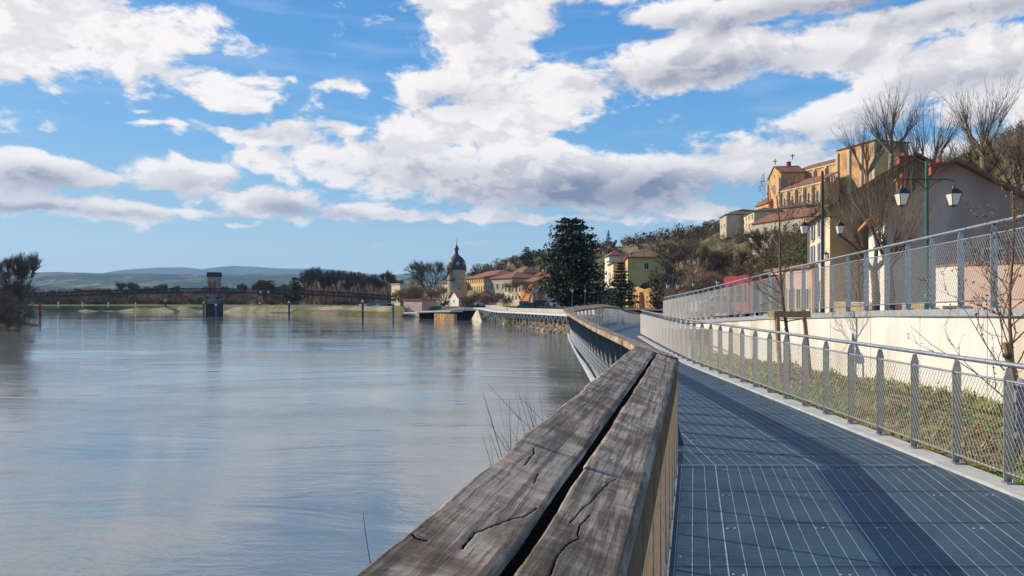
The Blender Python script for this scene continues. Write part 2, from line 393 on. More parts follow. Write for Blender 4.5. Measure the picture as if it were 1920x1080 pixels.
def plank(side, y0, y1, seed, ny, nx, cracks=(), m=oak):
    mb = MB(); th = .085; rows = []
    a, b = (0.0, .475) if side == 'left' else (.535, 1.0)
    y1 -= .004; y0 += .004
    for i in range(ny + 1):
        y = lerp(y0, y1, i / ny); row = []
        gapw = .012 * wob(seed, y * 1.0, 1.7) + .008 * wob(seed + 9, y, 5)
        aa = a + (.018 * wob(seed + 4, y, 1.2) + .007 * wob(seed + 2, y, 6) if side == 'left' else gapw)
        bb = b + (gapw * .8 if side == 'left' else .018 * wob(seed + 7, y, 1.5) + .009 * wob(seed + 5, y, 6))
        for j in range(nx + 1):
            t = lerp(aa, bb, j / nx); tt = j / nx
            yl = y + (.10 * (t - .5)) * 0
            x = lerp(Lx(yl), Rx(yl), t); z = lerp(1.15, 1.0, t)
            z += .010 * wob(x * 3 + seed, y * 1.3, 1.6) + .0035 * wob(x, y * 4 + seed, 6) + .0012 * wob(x * 2, y * 11 + seed, 9)
            ed = min(tt, 1 - tt) * (bb - aa) * .49
            z -= .014 * max(0, 1 - ed / .014) ** 2
            ee = min(y - y0, y1 - y); z -= .006 * max(0, 1 - ee / .01) ** 2
            row.append(Vector((x, y, z)))
        rows.append(row)
    deep = set()
    for c in cracks:
        for (t0, c0), (t1, c1) in zip(c, c[1:]):
            for ri, row in enumerate(rows):
                y = row[0].y
                if not min(c0, c1) - .02 <= y <= max(c0, c1) + .02: continue
                for j in range(nx + 1):
                    px_ = j / nx * .235; ax, ay, bx, by = t0 * .235, c0, t1 * .235, c1
                    L2 = (bx - ax) ** 2 + (by - ay) ** 2; u = max(0, min(1, ((px_ - ax) * (bx - ax) + (y - ay) * (by - ay)) / L2))
                    dd = math.hypot(px_ - ax - u * (bx - ax), y - ay - u * (by - ay)) + .0012 * wob(px_ * 9, y * 9, 5)
                    if dd < .0016: deep.add(ri * (nx + 1) + j)
                    if dd < .0034: row[j].z = min(row[j].z, 1.0 + (1.15 - 1.0) * (1 - lerp(a, b, j / nx)) - .018 * (1 - dd / .0034) - .001)
    n = nx + 1; top = [p for r in rows for p in r]
    fs = [(i * n + j, i * n + j + 1, (i + 1) * n + j + 1, (i + 1) * n + j) for i in range(ny) for j in range(nx)]
    mb.add(top, fs)
    for q, f in enumerate(fs):
        if any(v in deep for v in f): mb.m[q] = 1
    rim = [rows[0][j] for j in range(n)] + [rows[i][nx] for i in range(1, ny + 1)] + [rows[ny][j] for j in range(nx - 1, -1, -1)] + [rows[i][0] for i in range(ny - 1, 0, -1)]
    low = [Vector((p.x, p.y, lerp(1.15, 1.0, 0 if side == 'left' else .7) - th)) for p in rim]; k = len(rim)
    mb.add(rim + low, [(i, i + k, (i + 1) % k + k, (i + 1) % k) for i in range(k)])
    mb.add([low[0], low[nx], low[nx + ny], low[2 * nx + ny]], [(0, 3, 2, 1)])
    o = mb.build('plank', [m, groove], rail); o.data.polygons.foreach_set('use_smooth', [True] * (ny * nx) + [False] * (len(o.data.polygons) - ny * nx))
    return o
o = plank('left', .75, 2.60, 1, 560, 120, CR['nearleft'], oak); o['label'] = 'nearest river-side plank, dark brown with a long crack'
o = plank('left', 2.60, 4.15, 12, 160, 26); o = plank('left', 4.15, 7.55, 23, 160, 20, (), oak2)
o = plank('right', .75, 2.53, 31, 560, 120, CR['nearright']); o['label'] = 'nearest deck-side plank split by a branching crack'
o = plank('right', 2.53, 7.50, 44, 260, 22, (), oak2)
mb = MB(); mb.bar((lerp(Lx(.7), Rx(.7), .42), .7, .978), (lerp(Lx(7.4), Rx(7.4), .42), 7.4, .978), .27, .02); mb.build('bearer', mat('dark_gap_debris', (.030, .018, .012), (.008, .007, .007), 60, .9), rail)  # debris strip under the planks, coloured near black to keep the gap dark
# plank pairs of the curving part past the corner
R2 = [(1.62, 7.6, 1.07), (1.68, 9.0, 1.07), (1.72, 12, 1.07), (1.84, 16, 1.07), (2.0, 20.5, 1.07), (2.18, 25, 1.07), (2.45, 29.5, 1.08), (2.85, 32, 1.10), (3.9, 35.5, 1.13), (5.3, 39.5, 1.16), (6.6, 45, 1.02), (7.9, 50, .84), (9.6, 57, .48), (12.3, 66, .06)]
def smooth_path(P, sub=4):
    P = [Vector(p) for p in P]; out = []
    for i in range(len(P) - 1):
        p0, p1, p2, p3 = P[max(i - 1, 0)], P[i], P[i + 1], P[min(i + 2, len(P) - 1)]
        for k in range(sub):
            t = k / sub
            out.append(.5 * ((2 * p1) + (p2 - p0) * t + (2 * p0 - 5 * p1 + 4 * p2 - p3) * t * t + (3 * p1 - p0 - 3 * p2 + p3) * t ** 3))
    return out + [P[-1]]
S2 = smooth_path(R2, 4)
def ribbon(mb, pts, o0, o1, z0, z1, th):
    ring = []
    for i, p in enumerate(pts):
        d = pts[min(i + 1, len(pts) - 1)] - pts[max(i - 1, 0)]; d.z = 0; d.normalize(); r = Vector((d.y, -d.x, 0))
        ja = .012 * wob(i, p.y, .9)
        ring.append([p + r * (o0 + ja) + Vector((0, 0, z0)), p + r * (o1 + ja) + Vector((0, 0, z1)), p + r * (o1 + ja) + Vector((0, 0, z1 - th)), p + r * (o0 + ja) + Vector((0, 0, z0 - th))])
    vs = [q for g in ring for q in g]; fs = []
    for i in range(len(pts) - 1):
        a = i * 4
        for k in range(4): fs.append((a + k, a + (k + 1) % 4, a + 4 + (k + 1) % 4, a + 4 + k))
    fs += [(3, 2, 1, 0), tuple(len(vs) - 4 + k for k in range(4))]
    mb.add(vs, fs)
for i in range(0, len(S2) - 1, 4):
    for (o0, o1, z0, z1) in ((-.23, -.01, .06, .0), (.015, .23, -.005, -.06)):
        mb = MB(); ribbon(mb, S2[i:i + 5], o0, o1, z0, z1, .08); mb.build('plank', oak2, rail)
# steel blades under the planks, wire net between them
def blade(mb, top, foot, d, w=.09, th=.012):
    d = Vector(d).normalized(); t = Vector(top); f = Vector(foot); u = Vector((0, 0, 1))
    r = Vector((d.y, -d.x, 0))                         # blade plane spans r (across the rail)
    poly = [f - r * w * .55, f + r * w * .55, t + r * w * .42 - u * .06, t + r * w * .12, t - r * w * .12, t - r * w * .42 - u * .06]
    mb.solid([p - d * th / 2 for p in poly], d * th)
def net(mb, P, zlo, zhi, pitch=.045, lean=.62, r=.0016):
    """diamond wire net along a ground path P of points (x, y, basez)"""
    P = [Vector(p) for p in P]; cum = [0]
    for a, b in zip(P, P[1:]): cum.append(cum[-1] + (b - a).length)
    def pt(s, z):
        s = max(0, min(cum[-1], s))
        for i in range(len(P) - 1):
            if s <= cum[i + 1] or i == len(P) - 2:
                t = (s - cum[i]) / (cum[i + 1] - cum[i]); q = P[i].lerp(P[i + 1], t); return Vector((q.x, q.y, q.z + z))
    H = zhi - zlo; run = H * lean; n = int((cum[-1] + run) / pitch)
    for k in range(n):
        for sg in (1, -1):
            s0 = k * pitch - (run if sg > 0 else 0)
            sa, sb = s0, s0 + sg * run; ta, tb = 0.0, 1.0
            L = cum[-1]
            if sg > 0:
                if sa < 0: ta = -sa / run
                if sb > L: tb = (L - sa) / run
            else:
                if sa > L: ta = (sa - L) / run
                if sb < 0: tb = sa / run
            if tb - ta < .02: continue
            m_ = 1 if L < 4 else max(1, int(run / .35))
            q = [pt(lerp(sa, sb, lerp(ta, tb, u / m_)), lerp(zlo, zhi, lerp(ta, tb, u / m_))) for u in range(m_ + 1)]
            for u in range(m_): mb.seg(q[u], q[u + 1], r, r, 3)
for i in range(13):
    y = -.2 + i * .64; mb = MB(); x = Rx(y) - .035
    blade(mb, (x, y, .94), (x, y, -.12), (.267, 1, 0), .09, .012); mb.build('post', galv, rail)
mb = MB(); net(mb, [(Rx(.4) + .005, .4, 0), (Rx(7.5) + .005, 7.5, 0)], -.06, .96, .030, .32, .0016); mb.build('wire_net', mat('warm_wire', (.36, .27, .18), (.24, .18, .12), 20, .75), rail)
mb = MB(); mb.tube([(Rx(.2) + .005, .2, .02), (Rx(7.5) + .005, 7.5, .02)], .014, 8); mb.build('bottom_cable', mat('rusty_steel', (.30, .20, .12), (.50, .46, .40), 30, .7, .3), rail)
# rail 2: deep blades reaching down to the edge girder
P2 = [p for p in S2]
cum = [0]
for a, b in zip(P2, P2[1:]): cum.append(cum[-1] + (b - a).length)
def on2(s):
    for i in range(len(P2) - 1):
        if s <= cum[i + 1]:
            t = (s - cum[i]) / (cum[i + 1] - cum[i]); return P2[i].lerp(P2[i + 1], t), (P2[i + 1] - P2[i])
    return P2[-1], P2[-1] - P2[-2]
dkst = mat('dark_blue_steel', (.085, .12, .16), (.06, .085, .12), 3, .5, .3)
s = .25
while s < cum[-1]:
    p, d = on2(s); d = Vector((d.x, d.y, 0)); mb = MB(); dn = d.normalized(); r = Vector((dn.y, -dn.x, 0))
    low = 1.5 if p.y < 31 else 1.15
    f = p + r * (.34 if p.y < 31 else .05); f.z = p.z - low
    blade(mb, p - Vector((0, 0, .08)), f, d, .20 if p.y < 31 else .10, .014); mb.build('post', dkst if p.y < 31 else galv2, rail); s += .78 if p.y < 31 else .9
mb = MB(); net(mb, [(p.x + .05, p.y, p.z - 1.07) for p in P2[::2]], -.02, 1.0, .08, .4, .0018); mb.build('wire_net', galv2, rail)
# white perforated edge plate under the river side
mb = MB(); Pl = [(1.98, 14.3, -.62, .02), (2.0, 15.2, -.52, .16), (2.04, 16.5, -.40, .10), (2.1, 18.2, -.18, .09), (2.2, 20.5, .02, .07), (2.3, 23.5, .22, .04)]
Pl = [(1.93, 12.5, -.62, -.40), (1.94, 14.5, -.56, -.26), (1.97, 16.2, -.42, -.16), (2.02, 18.6, -.30, -.1), (2.10, 21.5, -.2, -.06), (2.30, 26, -.1, -.0), (2.6, 30.5, -.05, .03)]
vs = []
for x, y, a, b in Pl: vs += [(x - .06, y, a), (x - .14, y, b), (x + .0, y, a), (x - .06, y, b)]
n = len(Pl); mb.add(vs, [(i * 4, i * 4 + 4, i * 4 + 5, i * 4 + 1) for i in range(n - 1)] + [(i * 4 + 1, i * 4 + 5, i * 4 + 7, i * 4 + 3) for i in range(n - 1)] + [(i * 4 + 2, i * 4 + 3, i * 4 + 7, i * 4 + 6) for i in range(n - 1)] + [(i * 4, i * 4 + 2, i * 4 + 6, i * 4 + 4) for i in range(n - 1)])
for i in range(44):
    y = 12.6 + i * .22; x = ipl([(q[1], q[0]) for q in Pl], y); a = ipl([(q[1], q[2]) for q in Pl], y); b = ipl([(q[1], q[3]) for q in Pl], y)
    for k in range(2 if i % 2 else 1):
        t = .3 + .4 * k + random.uniform(-.08, .08); c = Vector((x - lerp(.06, .14, t) - .002, y, lerp(a, b, t)))
        mb.seg(c, c + Vector((-.004, 0, 0)), .018, .018, 8, 1, True)
mb.build('edge_plate', [mat('white_plate', (.72, .72, .70), (.6, .6, .58), 4, .5), black], rail)

# ---------------------------------------------------------------- galvanised mesh fences
def fence(root, P, spacing, H=1.05, blade_w=.085, out=1, near=0.0, foot=.02, wr=.0023, pitch=.05):
    """P: (x, y, z) path of the foot line, running away from the camera"""
    P = [Vector(p) for p in P]; cm = [0]
    for a, b in zip(P, P[1:]): cm.append(cm[-1] + (b - a).length)
    def on(s):
        for i in range(len(P) - 1):
            if s <= cm[i + 1] or i == len(P) - 2:
                t = (s - cm[i]) / (cm[i + 1] - cm[i]); return P[i].lerp(P[i + 1], t), P[i + 1] - P[i]
    s = near
    while s < cm[-1]:
        p, d = on(s); d = Vector((d.x, d.y, 0)).normalized(); r = Vector((d.y, -d.x, 0)); u = Vector((0, 0, 1))
        mb = MB(); f = p + r * .035; w_ = blade_w; t = f + u * (H - .02)
        poly = [f - r * w_ * .5, f + r * w_ * .5, t + r * w_ * .5 - u * .08, t + r * w_ * .24, t - r * w_ * .24, t - r * w_ * .5 - u * .08]
        mb.solid([q - d * .006 for q in poly], d * .012)
        mb.box(f + u * .01 + r * .02, (.07, .12, .02), math.atan2(d.y, d.x))                 # foot plate
        for sg in (-1, 1): mb.seg(f + u * .02 + r * .02 + d * .03 * sg, f + u * .05 + r * .02 + d * .03 * sg, .010, .010, 6, 0, True)
        mb.tube([t - r * w_ * .5 - u * .125 + r * .02 + (d * .03 * math.cos(k) + u * .018 * math.sin(k)) for k in [j * .7 for j in range(10)]], .006, 5)   # clip ring
        mb.build('post', galv, root); s += spacing
    pts = [on(cm[-1] * i / 60)[0] for i in range(61)]
    def tub(h, off, r_, nm):
        mb = MB(); q = []
        for i, p in enumerate(pts):
            d = (pts[min(i + 1, 60)] - pts[max(i - 1, 0)]); rr = Vector((d.y, -d.x, 0)).normalized()
            q.append(p + rr * off + Vector((0, 0, h)))
        mb.tube(q, r_, 10); mb.build(nm, galv, root, smooth=True)
    tub(H + .01, .035, .024, 'top_rail'); tub(H - .135, .012, .011, 'mesh_rail'); tub(.10, .012, .011, 'mesh_rail')
    mb = MB(); net(mb, [p + Vector((0.0, 0, 0)) for p in pts[::3]], .10, H - .135, pitch, .55, wr); mb.build('wire_net', wire, root)
lf = thing('mesh_fence', 'lower galvanised fence with flat posts and diagonal wire mesh along the walkway edge', 'fence', (4.4, 8, 0))
LP = [(fence_x(y) - .02, y, .03) for y in (2.6, 5, 10, 17, 18.5, 20, 22, 24.5, 26.6, 28.7)]
fence(lf, LP, .715, near=.62)
uf = thing('mesh_fence', 'upper galvanised mesh fence on the cream retaining wall, climbing to the right', 'fence', (6.4, 12, 1.5))
UP = [(5.95, 4, 1.72), (6.13, 7, 1.61), (6.2, 8.4, 1.56), (6.52, 12, 1.45), (6.76, 17.6, 1.22), (6.92, 25, .82), (7.3, 33, .50)]
def uz(y): return ipl([(p[1], p[2]) for p in UP], y)
def ux(y): return ipl([(p[1], p[0]) for p in UP], y)
fence(uf, [(x, y, z) for x, y, z in UP], .76, H=1.10, near=.35)
# ---------------------------------------------------------------- retaining wall
wall = thing('retaining_wall', 'pale cream concrete retaining wall with vertical joints under the upper fence', 'wall', (6.5, 12, 0))
y = 2.0; ys = [y]
while y < 23: y += 1.72; ys.append(min(y, 23.2))
for a, b in zip(ys, ys[1:]):
    a += .007; b -= .007; t = .3
    mb = MB(); xa, xb = ux(a) - .06, ux(b) - .06
    za, zb = uz(a) - .11, uz(b) - .11
    vs = [(xa, a, -1), (xb, b, -1), (xb, b, zb), (xa, a, za), (xa + t, a, -1), (xb + t, b, -1), (xb + t, b, zb), (xa + t, a, za)]
    mb.add(vs, [(0, 3, 2, 1), (4, 5, 6, 7), (3, 7, 6, 2), (0, 4, 7, 3), (1, 2, 6, 5)]); mb.build('wall_panel', concrete, wall)
mb = MB()
cp = [(ux(y), y, uz(y)) for y in [2, 4, 7, 8.4, 10, 12, 15, 17.6, 21, 25, 29, 33]]
ribbon(mb, [Vector(p) for p in cp], -.10, .16, -.005, -.005, .105); mb.build('coping', galv2, wall)
mb = MB(); mb.add([(ux(y) + .02 - .0, y, -1.2) for y in (2, 23)] + [(ux(y) + .02, y, uz(y) - .13) for y in (23, 2)], [(0, 1, 2, 3)]); 
# elevated slab beyond the wall with a shaded opening below
slab = MB(); sp_ = [Vector((ux(y), y, uz(y))) for y in [23.2, 25, 27, 29, 31, 33]]
ribbon(slab, sp_, -.04, 3.0, -.12, -.12, .22); slab.build('slab', concrete, wall)
bk = MB(); bk.box((11, 27, -.6), (.3, 12, 1.5)); 
for i in range(7): bk.box((9.6, 23.5 + i * 1.5, -.35), (.5, 1.1, .8), .1)
bk.build('buttress', mat('brown_stone', (.16, .13, .10), (.10, .085, .07), 2, .9), wall, 'brown-grey stone supports in the shaded opening')
# ================================================================ land
RL = [(8, 1.58), (12, 1.45), (17.6, 1.22), (25, .82), (33, .5), (60, .2), (100, -.3), (130, -.5), (180, -1.0), (230, -1.9), (400, -2.3)]
BX = [(-20, 2.6), (20, 3.6), (34, 9), (50, 13), (70, 15), (88, 12.5), (98, 9.6), (112, 6.6), (145, -1.5), (162, -6), (176, -16), (190, -32), (205, -47), (228, -75), (245, -107), (252, -135), (258, -170), (264, -420), (268, -3000)]
def slope_x(y): return ipl([(40, 34), (60, 34), (75, 31), (100, 29), (130, 36), (170, 42), (200, 42), (250, 28), (320, -38), (400, -70), (600, -100)], y)
def slope_h(y): return ipl([(30, 14), (60, 21), (75, 19), (110, 19), (140, 23), (170, 26), (240, 29), (300, 24), (380, 19), (600, 15)], y)
def ground(x, y):
    b = ipl(BX, y)
    r = ipl(RL, y)
    base = lerp(-4.8, r, sstep(-2.0, 4.5 if y < 100 else 7.0, x - b)) if x - b < 8 else r
    if x > slope_x(y): base += slope_h(y) * sstep(0, ipl([(40, 20), (90, 26), (150, 45), (220, 52)], y), x - slope_x(y))
    return base
def grid_sheet(name, xs, ys, fz, m, kind='structure', label=None, smooth=True):
    mb = MB(); nx = len(xs); vs = [(x, y, fz(x, y)) for y in ys for x in xs]
    mb.add(vs, [(j * nx + i, j * nx + i + 1, (j + 1) * nx + i + 1, (j + 1) * nx + i) for j in range(len(ys) - 1) for i in range(nx - 1)])
    o = mb.build(name, m, smooth=smooth); return tag(o, label, None, None, kind)
def fr(a, b, n, p=1.0): return [a + (b - a) * (i / n) ** p for i in range(n + 1)]
earth = mat('winter_earth', (.17, .125, .07), (.085, .095, .035), .25, .95, 0, .05, 2, c3=(.24, .17, .10), s3=.06)
grass = mat('bank_grass', (.14, .17, .035), (.20, .17, .06), .5, .95, 0, .03, 4, c3=(.10, .16, .02), s3=.08)
# near ground, right of the upper fence and below the walkway
def near_z(x, y):
    fx = fence_x(min(y, 28.7)) + .10 if y < 28.7 else None
    u = ux(min(max(y, 4), 33)) + .12
    g = ground(x, y)
    if y < 34:
        if x > u: return ipl(RL, y) - .02
        if x > fence_x(min(y, 28.7)) - .2:
            t = (x - fence_x(min(y, 28.7))) / max(.3, u - fence_x(min(y, 28.7)))
            top = ipl([(4, .42), (9, .34), (14, .12), (20, -.15), (34, -.5)], y)
            return lerp(-.12, top, max(0, min(1, t * 1.2))) + .05 * mnoise.noise(Vector((x * 1.3, y * 1.3, 0)))
        return lerp(-5.2, -1.0, sstep(2.2, 4.2, x - (y - 10) * .02))
    return g
def plant_z(x, y):
    f = fence_x(min(y, 28.7)); u = ux(min(max(y, 4), 33)) + .12
    t = (x - f) / max(.3, u - f); top = ipl([(4, .42), (9, .34), (14, .12), (20, -.15), (34, -.5)], y)
    return lerp(-.10, top, max(0, min(1, t * 1.2))) + .06 * mnoise.noise(Vector((x * 1.3, y * 1.3, 0)))
# planted strip follows its two edges
mb = MB(); ys_ = fr(1, 34, 70); vs = []
for y in ys_:
    f = fence_x(min(y, 28.7)) + .08; u = ux(min(max(y, 4), 33)) + (.1 if y < 22.5 else 4.2)
    for k in range(9):
        x = lerp(f, u, k / 8); vs.append((x, y, plant_z(min(x, ux(min(max(y, 4), 33)) + .1), y)))
mb.add(vs, [(j * 9 + i, j * 9 + i + 1, j * 9 + i + 10, j * 9 + i + 9) for j in range(len(ys_) - 1) for i in range(8)])
structure(mb, 'planting_bed', soil, smooth=True)
# bank under the walkway
mb = MB(); ys_ = fr(-4, 31, 30); vs = []
for y in ys_:
    for k in range(10):
        x = lerp(2.1, fence_x(min(y, 28.7)) + .05, k / 9); vs.append((x, y, lerp(-5, -.6, sstep(0, 9, k)) + .15 * mnoise.noise(Vector((x * 2, y, 1)))))
mb.add(vs, [(j * 10 + i, j * 10 + i + 1, j * 10 + i + 11, j * 10 + i + 10) for j in range(30) for i in range(9)])
structure(mb, 'river_bank', soil, smooth=True)
# upper road
mb = MB(); ys_ = fr(3, 58, 30); vs = []
for y in ys_:
    a = ux(min(max(y, 4), 33)) + .16 + max(0, y - 33) * .25
    for k in range(6): x = lerp(a, 48, k / 5); vs.append((x, y, ipl(RL, y) - .01))
mb.add(vs, [(j * 6 + i, j * 6 + i + 1, j * 6 + i + 7, j * 6 + i + 6) for j in range(30) for i in range(5)])
structure(mb, 'upper_road', sand)
# main terrain from Y=34 out to the foot of the hills
ys_ = fr(33, 300, 110, 1.2) + fr(310, 1200, 26, 1.4); NX = 96
mb = MB(); vs = []
for y in ys_:
    b = ipl(BX, y)
    b = max(b, -300); RX = 340 + max(0, y - 300) * .8
    xs = [b - 3 + 16 * (i / 30) for i in range(31)] + [b + 13 + (RX - b - 13) * ((i / 65) ** 1.15) for i in range(1, 66)]
    for x in xs:
        z = ground(x, y)
        if x > slope_x(y) + 4: z += 1.2 * mnoise.noise(Vector((x * .05, y * .05, 0)))
        if y < 58 and x < 46: z = min(z, ipl(RL, y) - .12)
        vs.append((x, y, z))
n = NX
mb.add(vs, [(j * n + i, j * n + i + 1, (j + 1) * n + i + 1, (j + 1) * n + i) for j in range(len(ys_) - 1) for i in range(n - 1)])
structure(mb, 'ground', earth, smooth=True)
# far flat plain to the hills
mb = MB(); xs = fr(-9000, 9000, 60); ys_ = [262, 300, 420, 800, 1600, 3000, 3600]
def plain(x, y): return -2.05 if y > 263 else -4.6
mb.add([(x, y, plain(x, y) - (.8 if x > -420 and y > 263 else 0)) for y in ys_ for x in xs], [(j * 61 + i, j * 61 + i + 1, (j + 1) * 61 + i + 1, (j + 1) * 61 + i) for j in range(6) for i in range(60)])
structure(mb, 'plain', mat('plain_fields', (.13, .15, .06), (.18, .13, .08), .01, .95, c3=(.10, .07, .05), s3=.004))
# grass band and pale towpath on the far bank
def band(name, off0, off1, dz, m, ya=170, yb=262, x0=-420):
    mb = MB(); pts = []
    Y = [(px, ipl([(-2200, 264), (-300, 262), (0, 259), (150, 257), (400, 245), (560, 228), (680, 207), (750, 193), (800, 182)], px)) for px in (-1500, -600, 0, 100, 200, 300, 400, 480, 560, 620, 680, 720, 760)]
    for px, y in Y:
        x = gx(px, y); pts.append((x, y + off0, ground(x, y + off0) + dz)); pts.append((x, y + off1, ground(x, y + off1) + dz))
    P_ = []
    for k in range(len(Y) - 1):
        for s_ in range(6):
            px = lerp(Y[k][0], Y[k + 1][0], s_ / 6); y = lerp(Y[k][1], Y[k + 1][1], s_ / 6); x = gx(px, y)
            for q in range(5): o = lerp(off0, off1, q / 4); P_.append((x, y + o, max(ground(x, y + o), -4.3) + dz))
    n_ = len(P_) // 5
    mb.add(P_, [(i * 5 + q, i * 5 + 5 + q, i * 5 + 6 + q, i * 5 + q + 1) for i in range(n_ - 1) for q in range(4)])
    return structure(mb, name, m, smooth=True)
band('grass_bank', 3.5, 30, .18, grass)
band('sandy_shore', -1, 4.5, .10, mat('shore_sand', (.42, .33, .20), (.25, .20, .12), .3, .95, c3=(.14, .15, .05), s3=.05))
band('towpath', 11, 14, .30, mat('towpath_gravel', (.55, .45, .33), None, .5, .95))
# quay road in the town
mb = MB(); pts = [(58, 22, 14), (75, 23, 10), (100, 17, 9), (130, 12, 10), (165, 4, 12), (190, -14, 16), (215, -30, 16), (240, -60, 12)]
vs = []
for y, x, w_ in pts: vs += [(x - w_ / 2, y, ground(x, y) + .05), (x + w_ / 2, y, ground(x, y) + .05)]
mb.add(vs, [(i * 2, i * 2 + 1, i * 2 + 3, i * 2 + 2) for i in range(len(pts) - 1)]); structure(mb, 'quay_road', asphalt)

# ---------------------------------------------------------------- distant hills
def ridge(name, Y, prof, depth, m, rough_, x0=-400, x1=2400):
    mb = MB(); xs = [x0 + (x1 - x0) * i / 220 for i in range(221)]; vs = []; K = 14
    for k in range(K + 1):
        t = k / K; y = Y - depth * (1 - t)
        for px in xs:
            top = zz(ipl(prof, px), Y); x = gx(px, Y)
            nz = mnoise.noise(Vector((x / 700, y / 500, Y))) + .5 * mnoise.noise(Vector((x / 260, y / 200, Y)))
            z = lerp(-4, top, sstep(0, 1, t) * .55 + t * .45) + nz * rough_ * (math.sin(math.pi * min(1, t * 1.02))) * .9
            vs.append((x, y, z))
    for px in xs: vs.append((gx(px, Y), Y + 400, -20))
    n = 221; mb.add(vs, [(k * n + i, k * n + i + 1, (k + 1) * n + i + 1, (k + 1) * n + i) for k in range(K + 1) for i in range(220)])
    return structure(mb, name, m, smooth=True)
def hill_mat(name, a, b, c, s):
    m = bpy.data.materials.new(name); m.use_nodes = True
    nt = m.node_tree; N, put, M, V, MR, MIX, NOISE = nt_helpers(nt); bs = nt.nodes['Principled BSDF']
    p = N('ShaderNodeNewGeometry').outputs['Position']
    vo = N('ShaderNodeTexVoronoi'); put(vo.inputs['Vector'], V('MULTIPLY', p, (1, .5, 2)).outputs[0]); vo.inputs['Scale'].default_value = s
    sep = N('ShaderNodeSeparateColor'); put(sep.inputs[0], vo.outputs['Color'])
    col = MIX(MR(sep.outputs[0], .45, .55), (*a, 1), (*b, 1))
    col = MIX(MR(sep.outputs[1], .70, .75), col, (*c, 1))
    col = MIX(MR(NOISE(p, s * 2.2, 6, .6), .47, .56, 0, .9), col, (.018, .032, .018, 1))
    put(bs.inputs['Base Color'], col); bs.inputs['Roughness'].default_value = 1; bs.inputs['Specular IOR Level'].default_value = 0
    return m
ridge('far_hills', 9500, [(-400, 512), (150, 515), (230, 511), (262, 504), (300, 501.5), (345, 501), (375, 504.5), (398, 504), (418, 499.5), (440, 498.5), (480, 500), (520, 503), (560, 504), (600, 503.5), (650, 508), (700, 514), (745, 515), (780, 510), (812, 503), (830, 503), (860, 512), (950, 520), (1100, 515), (2400, 500)], 3000, hill_mat('far_forest', (.05, .07, .05), (.06, .06, .045), (.08, .08, .05), .0025), 26)
ridge('near_hills', 4600, [(-400, 508), (0, 510), (60, 511), (110, 510), (180, 512), (260, 512.5), (300, 514), (390, 515), (480, 513), (560, 515), (640, 517), (700, 516), (760, 519), (850, 516), (950, 522), (2400, 510)], 1500, hill_mat('field_hills', (.05, .075, .03), (.10, .11, .045), (.22, .20, .10), .006), 24)

# ================================================================ trees
bark = mat('bark', (.13, .095, .07), (.07, .052, .04), 4, .9)
bark_pale = mat('pale_bark', (.30, .24, .17), (.15, .11, .075), 3, .9)
twig_red = mat('reddish_twigs', (.36, .235, .16), (.26, .165, .115), .8, .9)
twig_brown = mat('brown_twigs', (.20, .15, .10), (.13, .095, .065), .8, .9)
twig_grey = mat('grey_twigs', (.20, .16, .125), (.13, .10, .08), .8, .9)
def rv(rnd, k=1.0): return Vector((rnd.uniform(-k, k), rnd.uniform(-k, k), rnd.uniform(-k, k)))
def grow(mb, tw, p, d, L, r, depth, rnd, spread=.6, up=.25, kids=3, twigs=5, tl=1.0, tr=.012, minr=.02):
    q = p
    for i in range(3):
        d = (d + rv(rnd, .16) + Vector((0, 0, up * .25))).normalized(); n_ = q + d * L / 3
        mb.seg(q, n_, max(r * (1 - .16 * i), minr), max(r * (1 - .16 * (i + 1)), minr), 5 if depth > 2 else 3); q = n_
        if depth <= 3 and twigs:
            for _ in range(1 if depth > 1 else 2): twg(tw, q, (d + rv(rnd, .9) + Vector((0, 0, up))).normalized(), tl * rnd.uniform(.5, 1.1), tr, rnd)
    if depth == 0:
        for _ in range(twigs): twg(tw, q, (d + rv(rnd, .7) + Vector((0, 0, up))).normalized(), tl * rnd.uniform(.6, 1.2), tr, rnd)
        return
    for k in range(kids + (rnd.random() < .3)):
        nd = (d + rv(rnd, spread) * 1.3 + Vector((0, 0, up))).normalized()
        grow(mb, tw, q, nd, L * rnd.uniform(.62, .85), r * .6, depth - 1, rnd, spread, up, kids, twigs, tl, tr, minr)
def twg(tw, p, d, l, r, rnd):
    a = p
    for i in range(2):
        d = (d + rv(rnd, .22)).normalized(); b = a + d * l * .5; tw.seg(a, b, r * (1 - .35 * i), r * (.65 - .35 * i), 3); a = b
        if i == 0 and rnd.random() < .7:
            e = (d + rv(rnd, .6)).normalized(); tw.seg(a, a + e * l * .4, r * .6, r * .3, 3)
def bare_tree(name, label, cat, seed, h=10, trunk=.3, r=.28, depth=4, spread=.6, up=.25, kids=3, twigs=5, tl=1.1, tr=.02, mt=twig_brown, mbk=bark, minr=.03, dirn=(0, 0, 1), group=None):
    rnd = random.Random(seed); root = thing(name, label, cat, (0, 0, 0), group)
    tk = MB(); bm = MB(); tw = MB(); d = Vector(dirn).normalized(); th = h * trunk
    p = Vector((0, 0, -.4)); pts = [p]
    for i in range(4): p = p + (d + rv(rnd, .07)).normalized() * (th + .4) / 4; pts.append(p)
    tk.tube(pts, r, 9, 0, r * .78)
    k = kids + 1; L = (h - th) / 2.6
    for i in range(k):
        a = 2 * math.pi * i / k + rnd.uniform(-.4, .4)
        nd = Vector((math.cos(a) * spread, math.sin(a) * spread, .9)).normalized()
        grow(bm, tw, pts[-1], nd, L * rnd.uniform(.8, 1.1), r * .55, depth - 1, rnd, spread, up, kids, twigs, tl, tr, minr)
    tk.build('trunk', mbk, root, smooth=True); c = bm.build('branches', mbk, root)
    tw.build('twigs', mt, c, local=True)
    return root
